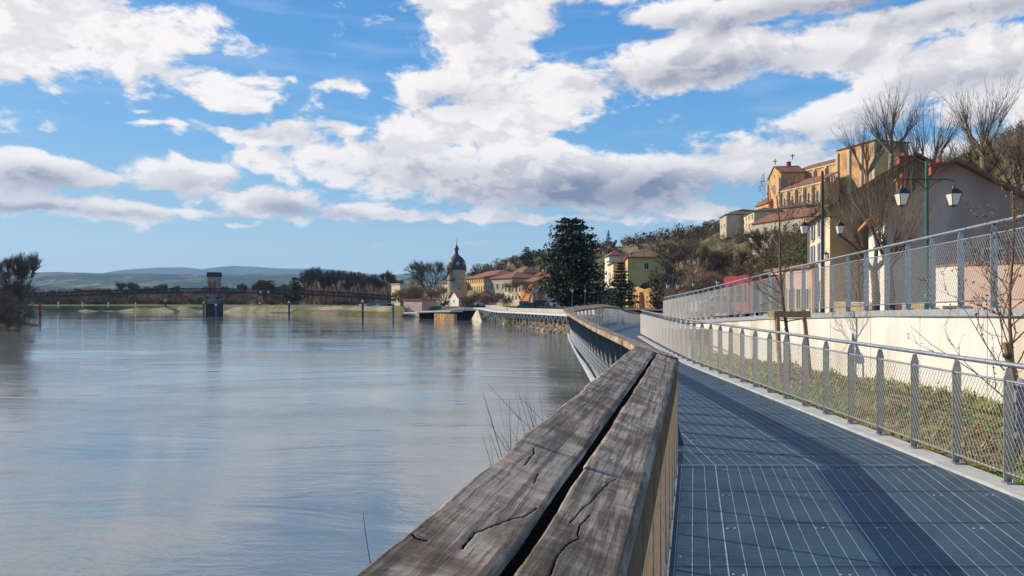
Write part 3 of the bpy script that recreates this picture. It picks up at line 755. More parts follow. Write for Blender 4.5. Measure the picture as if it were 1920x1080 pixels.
def pollard(name, label, seed, h=9, r=.35, knobs=7, shoots=16, sl=3.5, mt=twig_grey, mbk=bark_pale, group=None, sr=.022, spread=.8):
    rnd = random.Random(seed); root = thing(name, label, 'tree', (0, 0, 0), group)
    tk = MB(); bm = MB(); tw = MB(); th = h * .35
    pts = [Vector((0, 0, -.5)), Vector((.1, 0, th * .5)), Vector((0, .1, th))]
    tk.tube(pts, r, 9, 0, r * .8)
    for i in range(knobs):
        a = 2 * math.pi * i / knobs + rnd.uniform(-.3, .3); sp = spread * rnd.uniform(.3, 1.1)
        d = Vector((math.cos(a) * sp, math.sin(a) * sp, 1)).normalized(); q = pts[-1]; L = h * rnd.uniform(.16, .36)
        for k in range(3):
            n_ = q + (d + rv(rnd, .2)).normalized() * L / 3; bm.seg(q, n_, r * (.5 - .08 * k), r * (.42 - .08 * k), 6); q = n_
            if k: 
                for _ in range(shoots // 3):
                    shoot(tw, q, (Vector((math.cos(a), math.sin(a), 0)) * .3 + Vector((0, 0, 1)) + rv(rnd, .4)).normalized(), sl * rnd.uniform(.4, .9), sr * .8, rnd)
        bm.lathe(tuple(q - Vector((0, 0, r * .4))), [(r * .2, 0), (r * .55, r * .25), (r * .5, r * .6), (r * .15, r * .8)], 7)
        for _ in range(shoots):
            shoot(tw, q, (Vector((math.cos(a), math.sin(a), 0)) * rnd.uniform(.1, .7) + Vector((0, 0, 1)) + rv(rnd, .35)).normalized(), sl * rnd.uniform(.6, 1.15), sr, rnd)
    tk.build('trunk', mbk, root, smooth=True); c = bm.build('branches', mbk, root); tw.build('twigs', mt, c, local=True)
    return root
def shoot(tw, p, d, l, r, rnd):
    a = p
    for i in range(4):
        d = (d + rv(rnd, .09) + Vector((0, 0, .05))).normalized(); b = a + d * l / 4; tw.seg(a, b, r * (1 - .22 * i), r * (.78 - .22 * i), 3); a = b
        if i < 3:
            e = (d + rv(rnd, .5)).normalized(); tw.seg(a, a + e * l * rnd.uniform(.15, .32), r * .5, r * .25, 3)
def leafmat(name, a, b, c=None, s=.6): return mat(name, a, b, s, .65, 0, 0, spec=.3, c3=c, s3=s * .4)
ever = leafmat('dark_needles', (.030, .050, .022), (.018, .030, .016), (.055, .075, .025))
ever2 = leafmat('blue_green_needles', (.045, .075, .04), (.02, .035, .02))
green = leafmat('hedge_leaves', (.10, .14, .025), (.05, .08, .02), (.17, .17, .04))
brown_leaf = leafmat('dry_leaves', (.20, .11, .05), (.12, .07, .035), (.26, .17, .08))
def conifer(name, label, seed, h, rad, tiers, leafsz, per, mt, prof=None, r=.3, droop=.12, base=.06, group=None, cat='tree'):
    rnd = random.Random(seed); root = thing(name, label, cat, (0, 0, 0), group)
    tk = MB(); tk.tube([(0, 0, -.5), (.1, 0, h * .5), (0, 0, h * .97)], r, 8, 0, .04); lf = MB(); br = MB()
    prof = prof or (lambda t: (1 - t) ** .8)
    for k in range(tiers):
        t = base + (1 - base) * (k / tiers) ** .95 + rnd.uniform(-.01, .01); z = h * t; R_ = rad * prof(t)
        nb = max(4, int(9 * prof(t)) + 2)
        for b in range(nb):
            a = 2 * math.pi * (b / nb) + rnd.uniform(-.4, .4) + k; L = R_ * rnd.uniform(.65, 1.12)
            tip = Vector((math.cos(a) * L, math.sin(a) * L, z + L * rnd.uniform(-droop, droop * 1.6)))
            br.seg((0, 0, z), tip, max(.03, .09 * (1 - t)), .02, 3)
            for i in range(per):
                u = rnd.uniform(.15, 1.03); p = Vector((0, 0, z)).lerp(tip, u); w = (.10 + .17 * u) * L * .9
                p += Vector((rnd.gauss(0, w * .55), rnd.gauss(0, w * .55), rnd.gauss(0, w * .22) - .05 * h / tiers))
                lf.leaf(p, leafsz, 0, rnd)
    tk.build('trunk', bark, root); br.build('branches', bark, root); lf.build('foliage', mt, root)
    return root
def at_ground(px, Y, dz=0): x = gx(px, Y); return (x, Y, ground(x, Y) + dz)

cedar = conifer('cedar_tree', 'huge dark green cedar standing tallest beside the quay between town and yellow house', 'x', 17.0, 6.4, 36, .32, 46, ever, lambda t: (min(1, (t + .15) * 2.6) * (1 - max(0, t - .25) / .80) ** .40), .5, .10, .05)
cedar.location = (gx(1072, 130), 130, -.6)
pine = conifer('pine_tree', 'small dark layered pine in front of the yellow house', 'y', 7.9, 3.3, 15, .22, 30, ever, lambda t: (1 - t) ** .75 * min(1, t * 5 + .3), .2, .05, .08)
pine.location = (gx(1164, 112), 112, -.4)
o = conifer('fir_tree', 'thin sparse fir rising beside the black tower dome', 'z', 13, 3.0, 13, .3, 9, ever2, None, .15, .02, .15); o.location = at_ground(878, 262)
o = conifer('cedar_tree', 'round dark evergreen rising behind the far end of the bridge', 'q', 12.5, 5.8, 14, .42, 26, ever, lambda t: (1 - t) ** .6 * min(1, t * 4), .3, .05, .08); o.location = (gx(552, 300), 300, -2.2); 
o = conifer('pine_tree', 'flat-topped dark pine behind the two yellow bridge signs', 'r', 11, 4.6, 8, .4, 24, ever, lambda t: .25 + math.sin(min(1, t) * 2.6) * .75, .3, .05, .42); o.location = (gx(500, 300), 300, -2.2)
o = conifer('fir_tree', 'narrow dark fir on the skyline left of the red roofs', 'w', 9, 2.2, 12, .3, 18, ever, None, .15, .02, .1); o.location = at_ground(1141, 300)
# bare trees by the dome tower, left bank and slope
kinds = [bare_tree('bare_tree', 'x', 'tree', 11 + i, h=[11, 9, 12, 8][i], trunk=[.22, .2, .3, .15][i], r=.28, depth=4, spread=[.75, .8, .5, .85][i], up=[.2, .15, .45, .1][i], kids=3, twigs=6, tl=1.5, tr=.035, mt=[twig_brown, twig_red, twig_grey, twig_red][i], minr=.045) for i in range(4)]
used = [False] * 4
def put_tree(i, px, Y, sc, label, group=None, z=None, rz=None):
    loc = at_ground(px, Y)
    if z is not None: loc = (loc[0], loc[1], z)
    o = place(kinds[i], used[i], loc, random.uniform(0, 6.28) if rz is None else rz, sc, label, group); used[i] = True; return o
put_tree(0, 808, 200, 1.15, 'broad bare tree standing left of the domed tower')
for k, (px, Y, s_) in enumerate([(772, 215, .85), (790, 222, .8), (755, 225, .75), (833, 215, .75)]):
    put_tree(1 if k % 2 else 3, px, Y, s_, ['reddish bare tree behind the brick lock house', 'low bare tree between the lock house and the broad bare tree', 'reddish bare tree behind the small flat-roofed villa', 'bare tree touching the left side of the domed tower'][k], 'small bare trees left of the domed tower')
# row of bare trees behind the far bank and the bridge
rr = random.Random(5)
def REG(px):
    for lim, t in ((60, 'bare brown tree on the far bank right of the left bank clump'), (150, 'bare brown tree on the far bank behind the first pale bollards'), (255, 'bare brown tree on the far bank behind the third and fourth bollards'), (320, 'bare brown tree on the far bank behind the white-topped dark pile'), (385, 'bare brown tree on the far bank just left of the bridge pier'), (450, 'bare brown tree on the far bank just right of the bridge pier'), (515, 'bare brown tree on the far bank near the yellow bridge signs'), (560, 'bare brown tree on the far bank beside the round dark evergreen'), (600, 'tall pale bare tree just right of the round dark evergreen'), (650, 'tall pale bare tree in the middle of the thicket behind the bridge'), (700, 'tall pale bare tree at the high right end of the thicket'), (740, 'tall pale bare tree above the riverside car park')):
        if px < lim: return t
    return 'tall pale bare tree above the river lock house'
for k in range(58):
    px = -10 + k * 13.2 + rr.uniform(-5, 5); Y = rr.uniform(282, 330)
    if px > 740: Y = rr.uniform(270, 300)
    s_ = rr.uniform(.55, .8) if px < 560 else rr.uniform(.8, 1.25)
    put_tree(rr.choice([1, 3, 2, 0]) if px < 560 else 2, px, Y, s_, REG(px), 'bare trees in a row behind the far bank' if px < 560 else 'tall pale bare trees behind the bridge', z=-2.3)
ORD = ['first', 'second', 'third', 'fourth', 'fifth', 'sixth', 'seventh', 'eighth', 'ninth', 'tenth', 'eleventh', 'twelfth']
same = {}
for o in bpy.data.objects:
    if o.name.startswith('bare_tree') and o.parent is None: same.setdefault(o['label'], []).append(o)
for lb, L in same.items():
    if len(L) > 1:
        for k, o in enumerate(sorted(L, key=lambda o: o.location.x / o.location.y)): o['label'] = ORD[k] + ' from left, ' + lb
# the wood further back reads as one mass
def wood_mass(name, label, spots, seed, mt, hh, dens, tr=.05, leafy=None, lsz=.3):
    rnd = random.Random(seed); mb = MB()
    for (x, y, z, h, w) in spots:
        for _ in range(dens):
            a = rnd.uniform(0, 6.28); q = rnd.random() ** .5 * w; p = Vector((x + math.cos(a) * q * .6, y + math.sin(a) * q * .6, z + h * rnd.uniform(0, .45)))
            d = Vector((math.cos(a) * .45, math.sin(a) * .45, 1)) + rv(rnd, .35); L = h * rnd.uniform(.25, .55)
            shoot(mb, p, d.normalized(), L, tr, rnd)
    o = mb.build(name, mt); tag(o, label, None, None, 'stuff'); return o
sp = []
for k in range(330):
    px = rr.uniform(-60, 760); Y = rr.uniform(335, 430); sp.append((gx(px, Y), Y, -2.3, rr.uniform(7, 11) if px < 560 else rr.uniform(11, 17), 5))
wood_mass('far_wood', 'hazy brown winter wood beyond the campsite', sp, 3, twig_red, 8, 64, .10)
sp = [(gx(px, Y), Y, -2.4, h, 3.5) for px, Y, h in [(rr.uniform(-40, 760), rr.uniform(272, 280), rr.uniform(2.5, 3.6)) for _ in range(120)]]
wood_mass('hedge', 'dark hedge along the far bank below the bridge', sp, 4, mat('dark_hedge', (.05, .045, .025), (.03, .03, .018), .5, .9), 3, 40, .07)

# left bank clump close to the river edge
mb = MB(); pts = [(gx(px, Y), Y) for px, Y in ((-260, 100), (-60, 112), (40, 122), (88, 128), (92, 132), (40, 140), (-60, 150), (-400, 160))]
cx, cy_ = sum(p[0] for p in pts) / 8, sum(p[1] for p in pts) / 8; vs = [(cx, cy_, -3.0)] + [(lerp(cx, p[0], .7), lerp(cy_, p[1], .7), -3.3) for p in pts] + [(p[0], p[1], -4.3) for p in pts]
mb.add(vs, [(0, 1 + i, 1 + (i + 1) % 8) for i in range(8)] + [(1 + i, 9 + i, 9 + (i + 1) % 8, 1 + (i + 1) % 8) for i in range(8)])
structure(mb, 'island', mat('dry_reeds', (.20, .13, .05), (.09, .06, .03), .8, .95, 0, .1, 4))
for k, (px, Y, s_, i) in enumerate([(8, 126, .66, 0), (-20, 118, .85, 3), (34, 131, .98, 2), (0, 134, .75, 1), (-50, 120, 1.0, 0), (16, 120, .55, 3)]):
    put_tree(i, px, Y, s_, ['dark bare tree leaning over the reedy spit at the left edge', 'bare bush tree cut by the left frame edge', 'tallest thin bare tree of the left bank clump', 'reddish bare tree behind the left bank clump', 'bare tree mostly outside the left edge', 'low bare bush in front of the left clump'][k], z=-3.6)
sp = [(gx(px, Y), Y, -4.0, h, 2.2) for px, Y, h in [(rr.uniform(-60, 40), rr.uniform(116, 136), rr.uniform(2, 4.5)) for _ in range(24)]]
wood_mass('riverside_scrub', 'tangled brown scrub under the bare trees at the left edge', sp, 8, twig_brown, 6, 34, .035)
# ================================================================ buildings
tile = mat('roof_tiles', (.34, .13, .075), (.20, .085, .055), 1.5, .85, 0, .03, 9, c3=(.27, .17, .11), s3=.5)
tile_old = mat('old_roof_tiles', (.22, .12, .08), (.14, .085, .06), 1.2, .9, 0, .03, 9)
stone = mat('golden_stone', (.74, .43, .18), (.56, .31, .12), .6, .9, 0, .02, 5, c3=(.34, .22, .12), s3=.12)
stone_pale = mat('pale_stone', (.62, .53, .38), (.52, .43, .30), .5, .9, 0, .01, 5)
yellow = mat('yellow_render', (.70, .52, .22), (.60, .44, .18), .4, .9)
cream = mat('cream_render', (.74, .62, .42), (.66, .54, .35), .5, .9, c3=(.56, .44, .28), s3=.25)
beige = mat('beige_render', (.52, .44, .34), (.44, .37, .28), .4, .9)
greyr = mat('grey_render', (.42, .34, .29), (.35, .28, .24), .6, .9, 0, .01, 8, c3=(.27, .22, .19), s3=.35, stretch=(1, 1, .4))
orange = mat('orange_render', (.60, .28, .10), (.50, .22, .08), .5, .9)
pink = mat('pink_render', (.60, .42, .32), (.52, .35, .26), .5, .9)
white = mat('white_render', (.75, .70, .60), (.66, .61, .52), .5, .9)
brick = mat('brick', (.36, .13, .08), (.27, .09, .06), 2, .9)
glass = mat('window_glass', (.03, .035, .045), (.05, .055, .06), 1, .12, 0)
shut = mat('blue_grey_shutter', (.35, .42, .52), (.30, .36, .45), 3, .7)
slate = mat('dark_slate', (.035, .038, .05), (.055, .058, .07), 1, .55, 0, .01, 6)
zinc = mat('zinc_gutter', (.30, .31, .33), None, 3, .5, .4)
greenp = mat('dark_green_paint', (.02, .10, .065), (.016, .08, .05), 5, .4)
iron = mat('black_iron', (.02, .025, .025), None, 5, .5)
timber = mat('timber', (.34, .23, .12), (.24, .16, .085), 5, .8, 0, .004, 30, stretch=(1, 1, .15))

class Frame:
    """local frame of a box building: x along the front P0->P1, y into the depth, z up"""
    def __init__(s, P0, P1, z0):
        s.o = Vector((P0[0], P0[1], z0)); d = Vector((P1[0] - P0[0], P1[1] - P0[1], 0)); s.w = d.length; s.x = d.normalized()
        s.y = Vector((-s.x.y, s.x.x, 0))
    def p(s, x, y, z): return s.o + s.x * x + s.y * y + Vector((0, 0, z))
    def box(s, mb, x, y, z, sx, sy, sz, mi=0):
        m = Matrix((s.x, s.y, Vector((0, 0, 1)))).transposed(); mb.box(s.p(x + sx / 2, y + sy / 2, z + sz / 2), (sx, sy, sz), mi=mi, ax=m)
def window(fr_, root, side, u, z, w, h, shutters=None, arch=False, mg=None, depth=0.0, D=0, surround=None):
    """opening with dark glass set back in a raised frame; side front/left/right"""
    def P(a, b, c):                                     # a along wall, b outward, c up
        if side == 'front': return fr_.p(a, -b, c)
        if side == 'right': return fr_.p(fr_.w + b, a, c)
        return fr_.p(-b, D - a, c)
    mb = MB(); n = 8 if arch else 1
    prof = [(u, z), (u + w, z), (u + w, z + h)] + ([(u + w / 2 + w / 2 * math.cos(k), z + h + w / 2 * math.sin(k)) for k in [math.pi * i / 8 for i in range(1, 8)]] if arch else []) + [(u, z + h)]
    f = .12 if w > .6 else .05
    g = MB(); g.add([P(a, .012, c) for a, c in prof], [tuple(range(len(prof)))])
    cx_, cz_ = u + w / 2, z + h / 2
    outer = [(cx_ + (a - cx_) * (1 + 2 * f / w), cz_ + (c - cz_) * (1 + 2 * f / (h + (w / 2 if arch else 0)))) for a, c in prof]
    k = len(prof); vs = [P(a, .09, c) for a, c in prof] + [P(a, .09, c) for a, c in outer] + [P(a, -.02, c) for a, c in outer] + [P(a, .0, c) for a, c in prof]
    mb.add(vs, [(i, (i + 1) % k, k + (i + 1) % k, k + i) for i in range(k)] + [(k + i, k + (i + 1) % k, 2 * k + (i + 1) % k, 2 * k + i) for i in range(k)] + [(3 * k + i, 3 * k + (i + 1) % k, (i + 1) % k, i) for i in range(k)])
    if w > .7 and not arch: mb.solid([P(u + w / 2 - .03, .05, z), P(u + w / 2 + .03, .05, z), P(u + w / 2 + .03, .05, z + h), P(u + w / 2 - .03, .05, z + h)], P(0, .02, 0) - P(0, 0, 0))
    o = mb.build('window', surround or stone_pale, root); g.build('pane', mg or glass, o)
    if shutters:
        for sgn in (-1, 1):
            s_ = MB(); a = u - w * .52 - f if sgn < 0 else u + w + f
            s_.solid([P(a, .05, z), P(a + w * .5, .05, z), P(a + w * .5, .05, z + h), P(a, .05, z + h)], P(0, .06, 0) - P(0, 0, 0)); s_.build('shutter', shutters, o)
    return o
def roof_part(fr_, root, x0, x1, y0, y1, z, rise, m, kind='gable_x', ov=.45, th=.22, name='roof'):
    mb = MB(); u = Vector((0, 0, 1))
    X0, X1, Y0, Y1 = x0 - ov, x1 + ov, y0 - ov, y1 + ov; ex = rise * ov / (max(.1, (y1 - y0) / 2))
    if kind == 'gable_x':                               # ridge parallel to the front
        c = (Y0 + Y1) / 2; zr = z + rise; ze = z - ex
        for ya, yb in ((Y0, c), (Y1, c)):
            mb.solid([fr_.p(X0, ya, ze), fr_.p(X1, ya, ze), fr_.p(X1, yb, zr), fr_.p(X0, yb, zr)] if ya < yb else [fr_.p(X1, ya, ze), fr_.p(X0, ya, ze), fr_.p(X0, yb, zr), fr_.p(X1, yb, zr)], u * th)
    elif kind == 'gable_y':
        c = (X0 + X1) / 2; zr = z + rise; ze = z - rise * ov / ((x1 - x0) / 2)
        mb.solid([fr_.p(X0, Y1, ze), fr_.p(X0, Y0, ze), fr_.p(c, Y0, zr), fr_.p(c, Y1, zr)], u * th)
        mb.solid([fr_.p(X1, Y0, ze), fr_.p(X1, Y1, ze), fr_.p(c, Y1, zr), fr_.p(c, Y0, zr)], u * th)
    elif kind == 'hip':
        c = (Y0 + Y1) / 2; k = min((Y1 - Y0) / 2, (X1 - X0) / 2 - .01); zr = z + rise
        e = [fr_.p(X0, Y0, z), fr_.p(X1, Y0, z), fr_.p(X1, Y1, z), fr_.p(X0, Y1, z), fr_.p(X0 + k, c, zr), fr_.p(X1 - k, c, zr)]
        lo = [q - u * th for q in e[:4]]
        mb.add(e + lo, [(0, 1, 5, 4), (1, 2, 5), (2, 3, 4, 5), (3, 0, 4), (6, 9, 8, 7), (0, 6, 7, 1), (1, 7, 8, 2), (2, 8, 9, 3), (3, 9, 6, 0)])
    elif kind == 'shed':                                # high at the back
        mb.solid([fr_.p(X0, Y0, z), fr_.p(X1, Y0, z), fr_.p(X1, y1 + .05, z + rise), fr_.p(X0, y1 + .05, z + rise)], u * th)
    elif kind == 'flat':
        fr_.box(mb, X0, Y0, z, X1 - X0, Y1 - Y0, th)
    return mb.build(name, m, root)
def walls(fr_, root, D, H, m, rise=0, kind=None, name='wall', low=1.5):
    mb = MB(); w = fr_.w
    a = [fr_.p(0, 0, -low), fr_.p(w, 0, -low), fr_.p(w, D, -low), fr_.p(0, D, -low)]; b = [fr_.p(0, 0, H), fr_.p(w, 0, H), fr_.p(w, D, H), fr_.p(0, D, H)]
    vs = a + b; fs = [(0, 1, 5, 4), (2, 3, 7, 6)]
    if kind == 'gable_x': vs += [fr_.p(w, D / 2, H + rise), fr_.p(0, D / 2, H + rise)]; fs += [(1, 2, 6, 8, 5), (3, 0, 4, 9, 7)]
    elif kind == 'gable_y': vs += [fr_.p(w / 2, 0, H + rise), fr_.p(w / 2, D, H + rise)]; fs = [(0, 1, 5, 8, 4), (2, 3, 7, 9, 6), (1, 2, 6, 5), (3, 0, 4, 7)]
    else: fs += [(1, 2, 6, 5), (3, 0, 4, 7), (4, 5, 6, 7)]
    mb.add(vs, fs); return mb.build(name, m, root)
def chimney(fr_, root, x, y, z, h, w=.6, d=.5, m=brick):
    mb = MB(); fr_.box(mb, x, y, z, w, d, h); fr_.box(mb, x - .08, y - .08, z + h, w + .16, d + .16, .12)
    for k in (.25, .75): mb.seg(fr_.p(x + w * k, y + d / 2, z + h + .12), fr_.p(x + w * k, y + d / 2, z + h + .4), .09, .08, 7, 0, True)
    return mb.build('chimney', m, root)
def house(name, label, P0, P1, D, H, z0, wm, rm=tile, kind='hip', rise=1.8, rows=(), sh=None, side=None, chim=(), cat='house', ov=.4, arch=False, ww=.9, wh=1.4, group=None):
    fr_ = Frame(P0, P1, z0); root = thing(name, label, cat, tuple(fr_.o), group)
    walls(fr_, root, D, H, wm, rise, kind)
    rf = roof_part(fr_, root, 0, fr_.w, 0, D, H, rise, rm, kind, ov)
    for (z, n, mg) in rows:
        for i in range(n):
            u = fr_.w * (i + .5) / n - ww / 2; window(fr_, root, 'front', u, z, ww, wh, sh, arch)
    for (z, n, sd) in (side or ()):
        for i in range(n): window(fr_, root, sd, D * (i + .5) / n - ww / 2, z, ww, wh, sh, arch, D=D)
    for c in chim: chimney(fr_, rf, *c)
    return root, fr_
def PG(px, Y): return (gx(px, Y), Y)

# --- domed round tower
tx, ty = gx(856, 212), 212; tz = ground(tx, ty); T = thing('domed_tower', 'round pale stone tower with a black bell-shaped dome and lantern', 'tower', (tx, ty, tz))
mb = MB(); mb.lathe((tx, ty, tz), [(2.95, -1), (2.9, 0), (2.8, 10.6), (3.05, 10.9), (3.05, 11.3), (2.8, 11.3)], 32); mb.build('wall', stone_pale, T, smooth=True)
mb = MB(); mb.lathe((tx, ty, tz), [(3.1, 11.3), (3.05, 12.0), (2.95, 13.0), (2.6, 14.1), (2.0, 15.0), (1.2, 15.7), (.7, 16.1)], 32); dome = mb.build('dome', slate, T, smooth=True)
mb = MB(); mb.lathe((tx, ty, tz), [(.75, 16.1), (.75, 16.3), (.5, 16.35), (.5, 17.6), (.8, 17.7), (.75, 18.0), (.45, 18.6), (.12, 19.2), (.06, 20.6), (.02, 21.2)], 16); mb.build('lantern', slate, T)
for a in (-2.5, -1.35, -.5):
    c = Vector((math.cos(a), math.sin(a), 0)); b = Vector((tx, ty, tz + 13.3)) + c * 2.75; mb = MB(); mb.seg(b - c * .4, b + c * .3, .5, .5, 12, 0, True); mb.build('dormer', stone_pale, dome)
for a, z in ((-1.9, 8.3), (-1.2, 5.2), (-2.2, 3.0)):
    c = Vector((math.cos(a), math.sin(a), 0)); b = Vector((tx, ty, tz + z)) + c * 2.86; mb = MB(); mb.box(b, (.5, .15, .8), a + math.pi / 2); mb.build('window', glass, T)

# --- town along the quay
g0 = lambda px, Y: ground(gx(px, Y), Y)
def town(name, label, pa, Ya, pb, Yb, ytop, D, wm, **k):
    z0 = g0((pa + pb) / 2, (Ya + Yb) / 2); H = zz(ytop, (Ya + Yb) / 2) - z0
    return house(name, label, PG(pa, Ya), PG(pb, Yb), D, H, z0, wm, **k)
town('long_building', 'long golden three-storey building with rows of arched windows under a red roof', 869, 232, 919, 206, 521, 13, yellow, rise=2.4, rows=((2.2, 12, 0), (5.0, 12, 0), (7.6, 12, 0)), ww=.7, wh=1.2, arch=True, cat='building')
town('long_building', 'grey-fronted wing with a red roof right of the golden building', 917, 205.6, 960, 196, 521, 12, beige, rise=2.0, rows=((5.2, 4, 0), (2.4, 4, 0)), cat='building')
town('town_house', 'pale cream house with rows of small windows left of the orange house', 945, 196, 978, 188, 535, 8, cream, rise=1.6, rows=((2.0, 5, 0), (4.2, 5, 0)), ww=.6, wh=1.0)
town('town_house', 'orange-walled house half hidden by the bare plane tree', 976, 186, 999, 178, 530, 8, orange, rise=1.4, rows=((4.0, 3, 0),), kind='gable_x')
town('town_house', 'white house with a red roof left of the great cedar', 996, 184, 1030, 176, 526, 9, white, rise=2.2, rows=((3.6, 4, 0),), ww=.7, wh=1.1, chim=((1.0, 3, 1.4, 1.6), (3.4, 4, 1.8, 1.4)))
town('small_house', 'small white gabled house at the foot of the domed tower', 843, 188, 860, 180, 558, 7, white, rise=1.8, kind='gable_y', rows=((1.0, 1, 0),), ww=.6, wh=.7)
town('low_building', 'low building with a mossy tiled roof before the golden building', 860, 184, 893, 178, 556, 6, pink, rm=mat('mossy_tiles', (.20, .20, .06), (.26, .16, .08), .6, .9), rise=1.5, rows=((1.2, 4, 0),), ww=.6, wh=.7, kind='gable_x', cat='building')
town('town_house', 'red-roofed pavilion rising behind the long golden building', 957, 225, 978, 215, 512, 7, pink, rise=2.0, rows=((8.8, 2, 0),), kind='hip')
town('town_house', 'roof cluster house behind the orange house', 982, 222, 1012, 212, 517, 8, pink, rise=2.0, rows=((7.6, 3, 0),), chim=((1.5, 3, 1.5, 1.6),))
town('town_house', 'small villa left of the domed tower', 734, 262, 750, 255, 533, 8, cream, rm=white, rise=.4, kind='flat', rows=((3.6, 3, 0), (1.2, 3, 0)))
town('town_house', 'cream house peeping between the bare tree and the tower', 829, 226, 841, 222, 530, 7, cream, rise=1.5, rows=((2.6, 2, 0), (5.0, 2, 0)), ww=.6)
# brick lock house and dark lock structure
town('lock_house', 'low maroon-roofed brick lock house at the river edge', 757, 190, 791, 184, 562, 5, pink, rm=brick, rise=.7, kind='flat', rows=((.8, 3, 0),), ww=.5, wh=.6, cat='building')
lk = thing('lock_gate', 'dark river lock with a tan walled pier beside the water', 'lock', (gx(835, 162), 162, WZ))
mb = MB(); a, b = Vector((*PG(792, 172), 0)), Vector((*PG(856, 160), 0)); mb.bar(a + Vector((0, 0, -2.2)), b + Vector((0, 0, -1.9)), 3.5, .35); mb.build('deck', kerbc, lk)
mb = MB(); mb.bar((*PG(817, 165), -3.6), (*PG(854, 158), -3.6), .8, 2.2, 0); 
for i in range(7): q = Vector((*PG(819 + i * 5.6, 164.6 - i), -3.1)); mb.box(q + Vector((-.1, -.5, 0)), (.25, .3, 1.5))
mb.build('pier', stone, lk)
mb = MB(); mb.bar((*PG(790, 175), -3.4), (*PG(896, 168), -3.2), 2.0, 2.6); mb.build('gate', mat('dark_steel', (.03, .028, .03), None, 2, .7), lk)
mb = MB(); mb.solid([(*PG(880, 160), -4.6), (*PG(893, 158), -1.6), (*PG(896, 158), -1.4), (*PG(905, 150), -4.6)], (.3, 2.5, 0)); mb.build('ramp', stone_pale, lk)

# --- lower promenade on Y-shaped posts
prm = thing('lower_promenade', 'distant white-edged promenade carried on rows of Y-shaped posts along the rocky bank', 'walkway', (gx(1000, 115), 115, WZ))
PP = [(1090, 90, -.80), (1064, 98, -.92), (1032, 106, -1.02), (1001, 115, -1.12), (965, 129, -1.28), (928, 145, -1.45), (897, 160, -1.1), (870, 163, -1.15), (845, 165, -1.4), (803, 168, -2.1), (757, 175, -2.5)]
PW = smooth_path([Vector((gx(px, Y), Y, z)) for px, Y, z in PP], 3)
mb = MB(); ribbon(mb, PW, 0.2, 3.2, 0, 0, .12); mb.build('deck', kerbc, prm)
whs = mat('white_steel', (.70, .72, .74), None, 3, .5)
mb = MB(); ribbon(mb, PW, 0, .18, .03, .03, .34); mb.build('edge_beam', whs, prm)
cmp_ = [0]
for a, b in zip(PW, PW[1:]): cmp_.append(cmp_[-1] + (b - a).length)
for k in range(30):
    s = 6 + k * 2.35
    if s > cmp_[-1] * .72: break
    for i in range(len(PW) - 1):
        if s <= cmp_[i + 1]: t = (s - cmp_[i]) / (cmp_[i + 1] - cmp_[i]); p = PW[i].lerp(PW[i + 1], t); d = (PW[i + 1] - PW[i]); break
    d.z = 0; d.normalize(); r = Vector((1, .12, 0)); mb = MB(); c = Vector((p.x + .12, p.y, 0))
    mb.bar(c + Vector((0, 0, -5)), c + Vector((0, 0, p.z - 1.35)), .2, .2); k_ = Vector((0, 0, p.z - 1.35))
    mb.bar(c + k_, c - Vector((.36, 0, 0)) + Vector((0, 0, p.z - .2)), .14, .14); mb.bar(c + k_, c + Vector((.36, 0, 0)) + Vector((0, 0, p.z - .2)), .14, .14)
    mb.build('support', whs, prm)
# low parapet behind it
mb = MB(); ribbon(mb, [p + Vector((0, 0, .95)) for p in PW[2:20]], 3.3, 3.6, -.3, -.3, .9); o = mb.build('parapet_wall', beige); tag(o, 'low beige parapet wall behind the distant promenade', 'wall')
# riprap rocks along the bank (countless)
rk = random.Random(9); mb = MB()
for _ in range(900):
    i = rk.randrange(2, 18); p = PW[i].lerp(PW[i + 1], rk.random()); q = Vector((p.x + rk.uniform(.3, 3.8), p.y, 0)); q.z = lerp(-4.3, -2.0, (q.x - p.x - .3) / 3.5)
    s_ = rk.uniform(.25, .7); m_ = Matrix.Rotation(rk.uniform(0, 3), 3, rv(rk).normalized()); mb.box(q, (s_ * 1.4, s_, s_), ax=m_)
tag(mb.build('rocks', mat('tan_rock', (.46, .33, .18), (.34, .24, .13), .8, .9)), 'heaped tan rocks on the bank under the promenade', None, None, 'stuff')

# --- gothic pink arch, fence panels of the quay
ax_ = gx(1001, 146); A = thing('stone_arch', 'pointed pink stone arch on the quay left of the cedar', 'arch', (ax_, 146, g0(1001, 146)))
z0 = -.8; mb = MB()
L_ = [(-.95, 0), (-.95, 1.6), (-.8, 2.3), (-.4, 3.1), (0, 3.6), (.4, 3.1), (.8, 2.3), (.95, 1.6), (.95, 0)]; I_ = [(-.6, 0), (-.6, 1.5), (-.5, 2.0), (-.25, 2.5), (0, 2.85), (.25, 2.5), (.5, 2.0), (.6, 1.5), (.6, 0)]
for k in range(8):
    q = [L_[k], L_[k + 1], I_[k + 1], I_[k]]; mb.solid([(ax_ + a * 1.15, 146, z0 + c * 1.15) for a, c in q], (0, .5, 0))
mb.build('arch_ring', pink, A)
mb = MB()
for sx in (-1, 1): mb.box((ax_ + sx * .92, 146.25, z0 + .3), (.5, .7, .8))
mb.build('plinth', pink, A)
teal = mat('teal_fence', (.12, .27, .27), (.09, .2, .2), 1, .7)
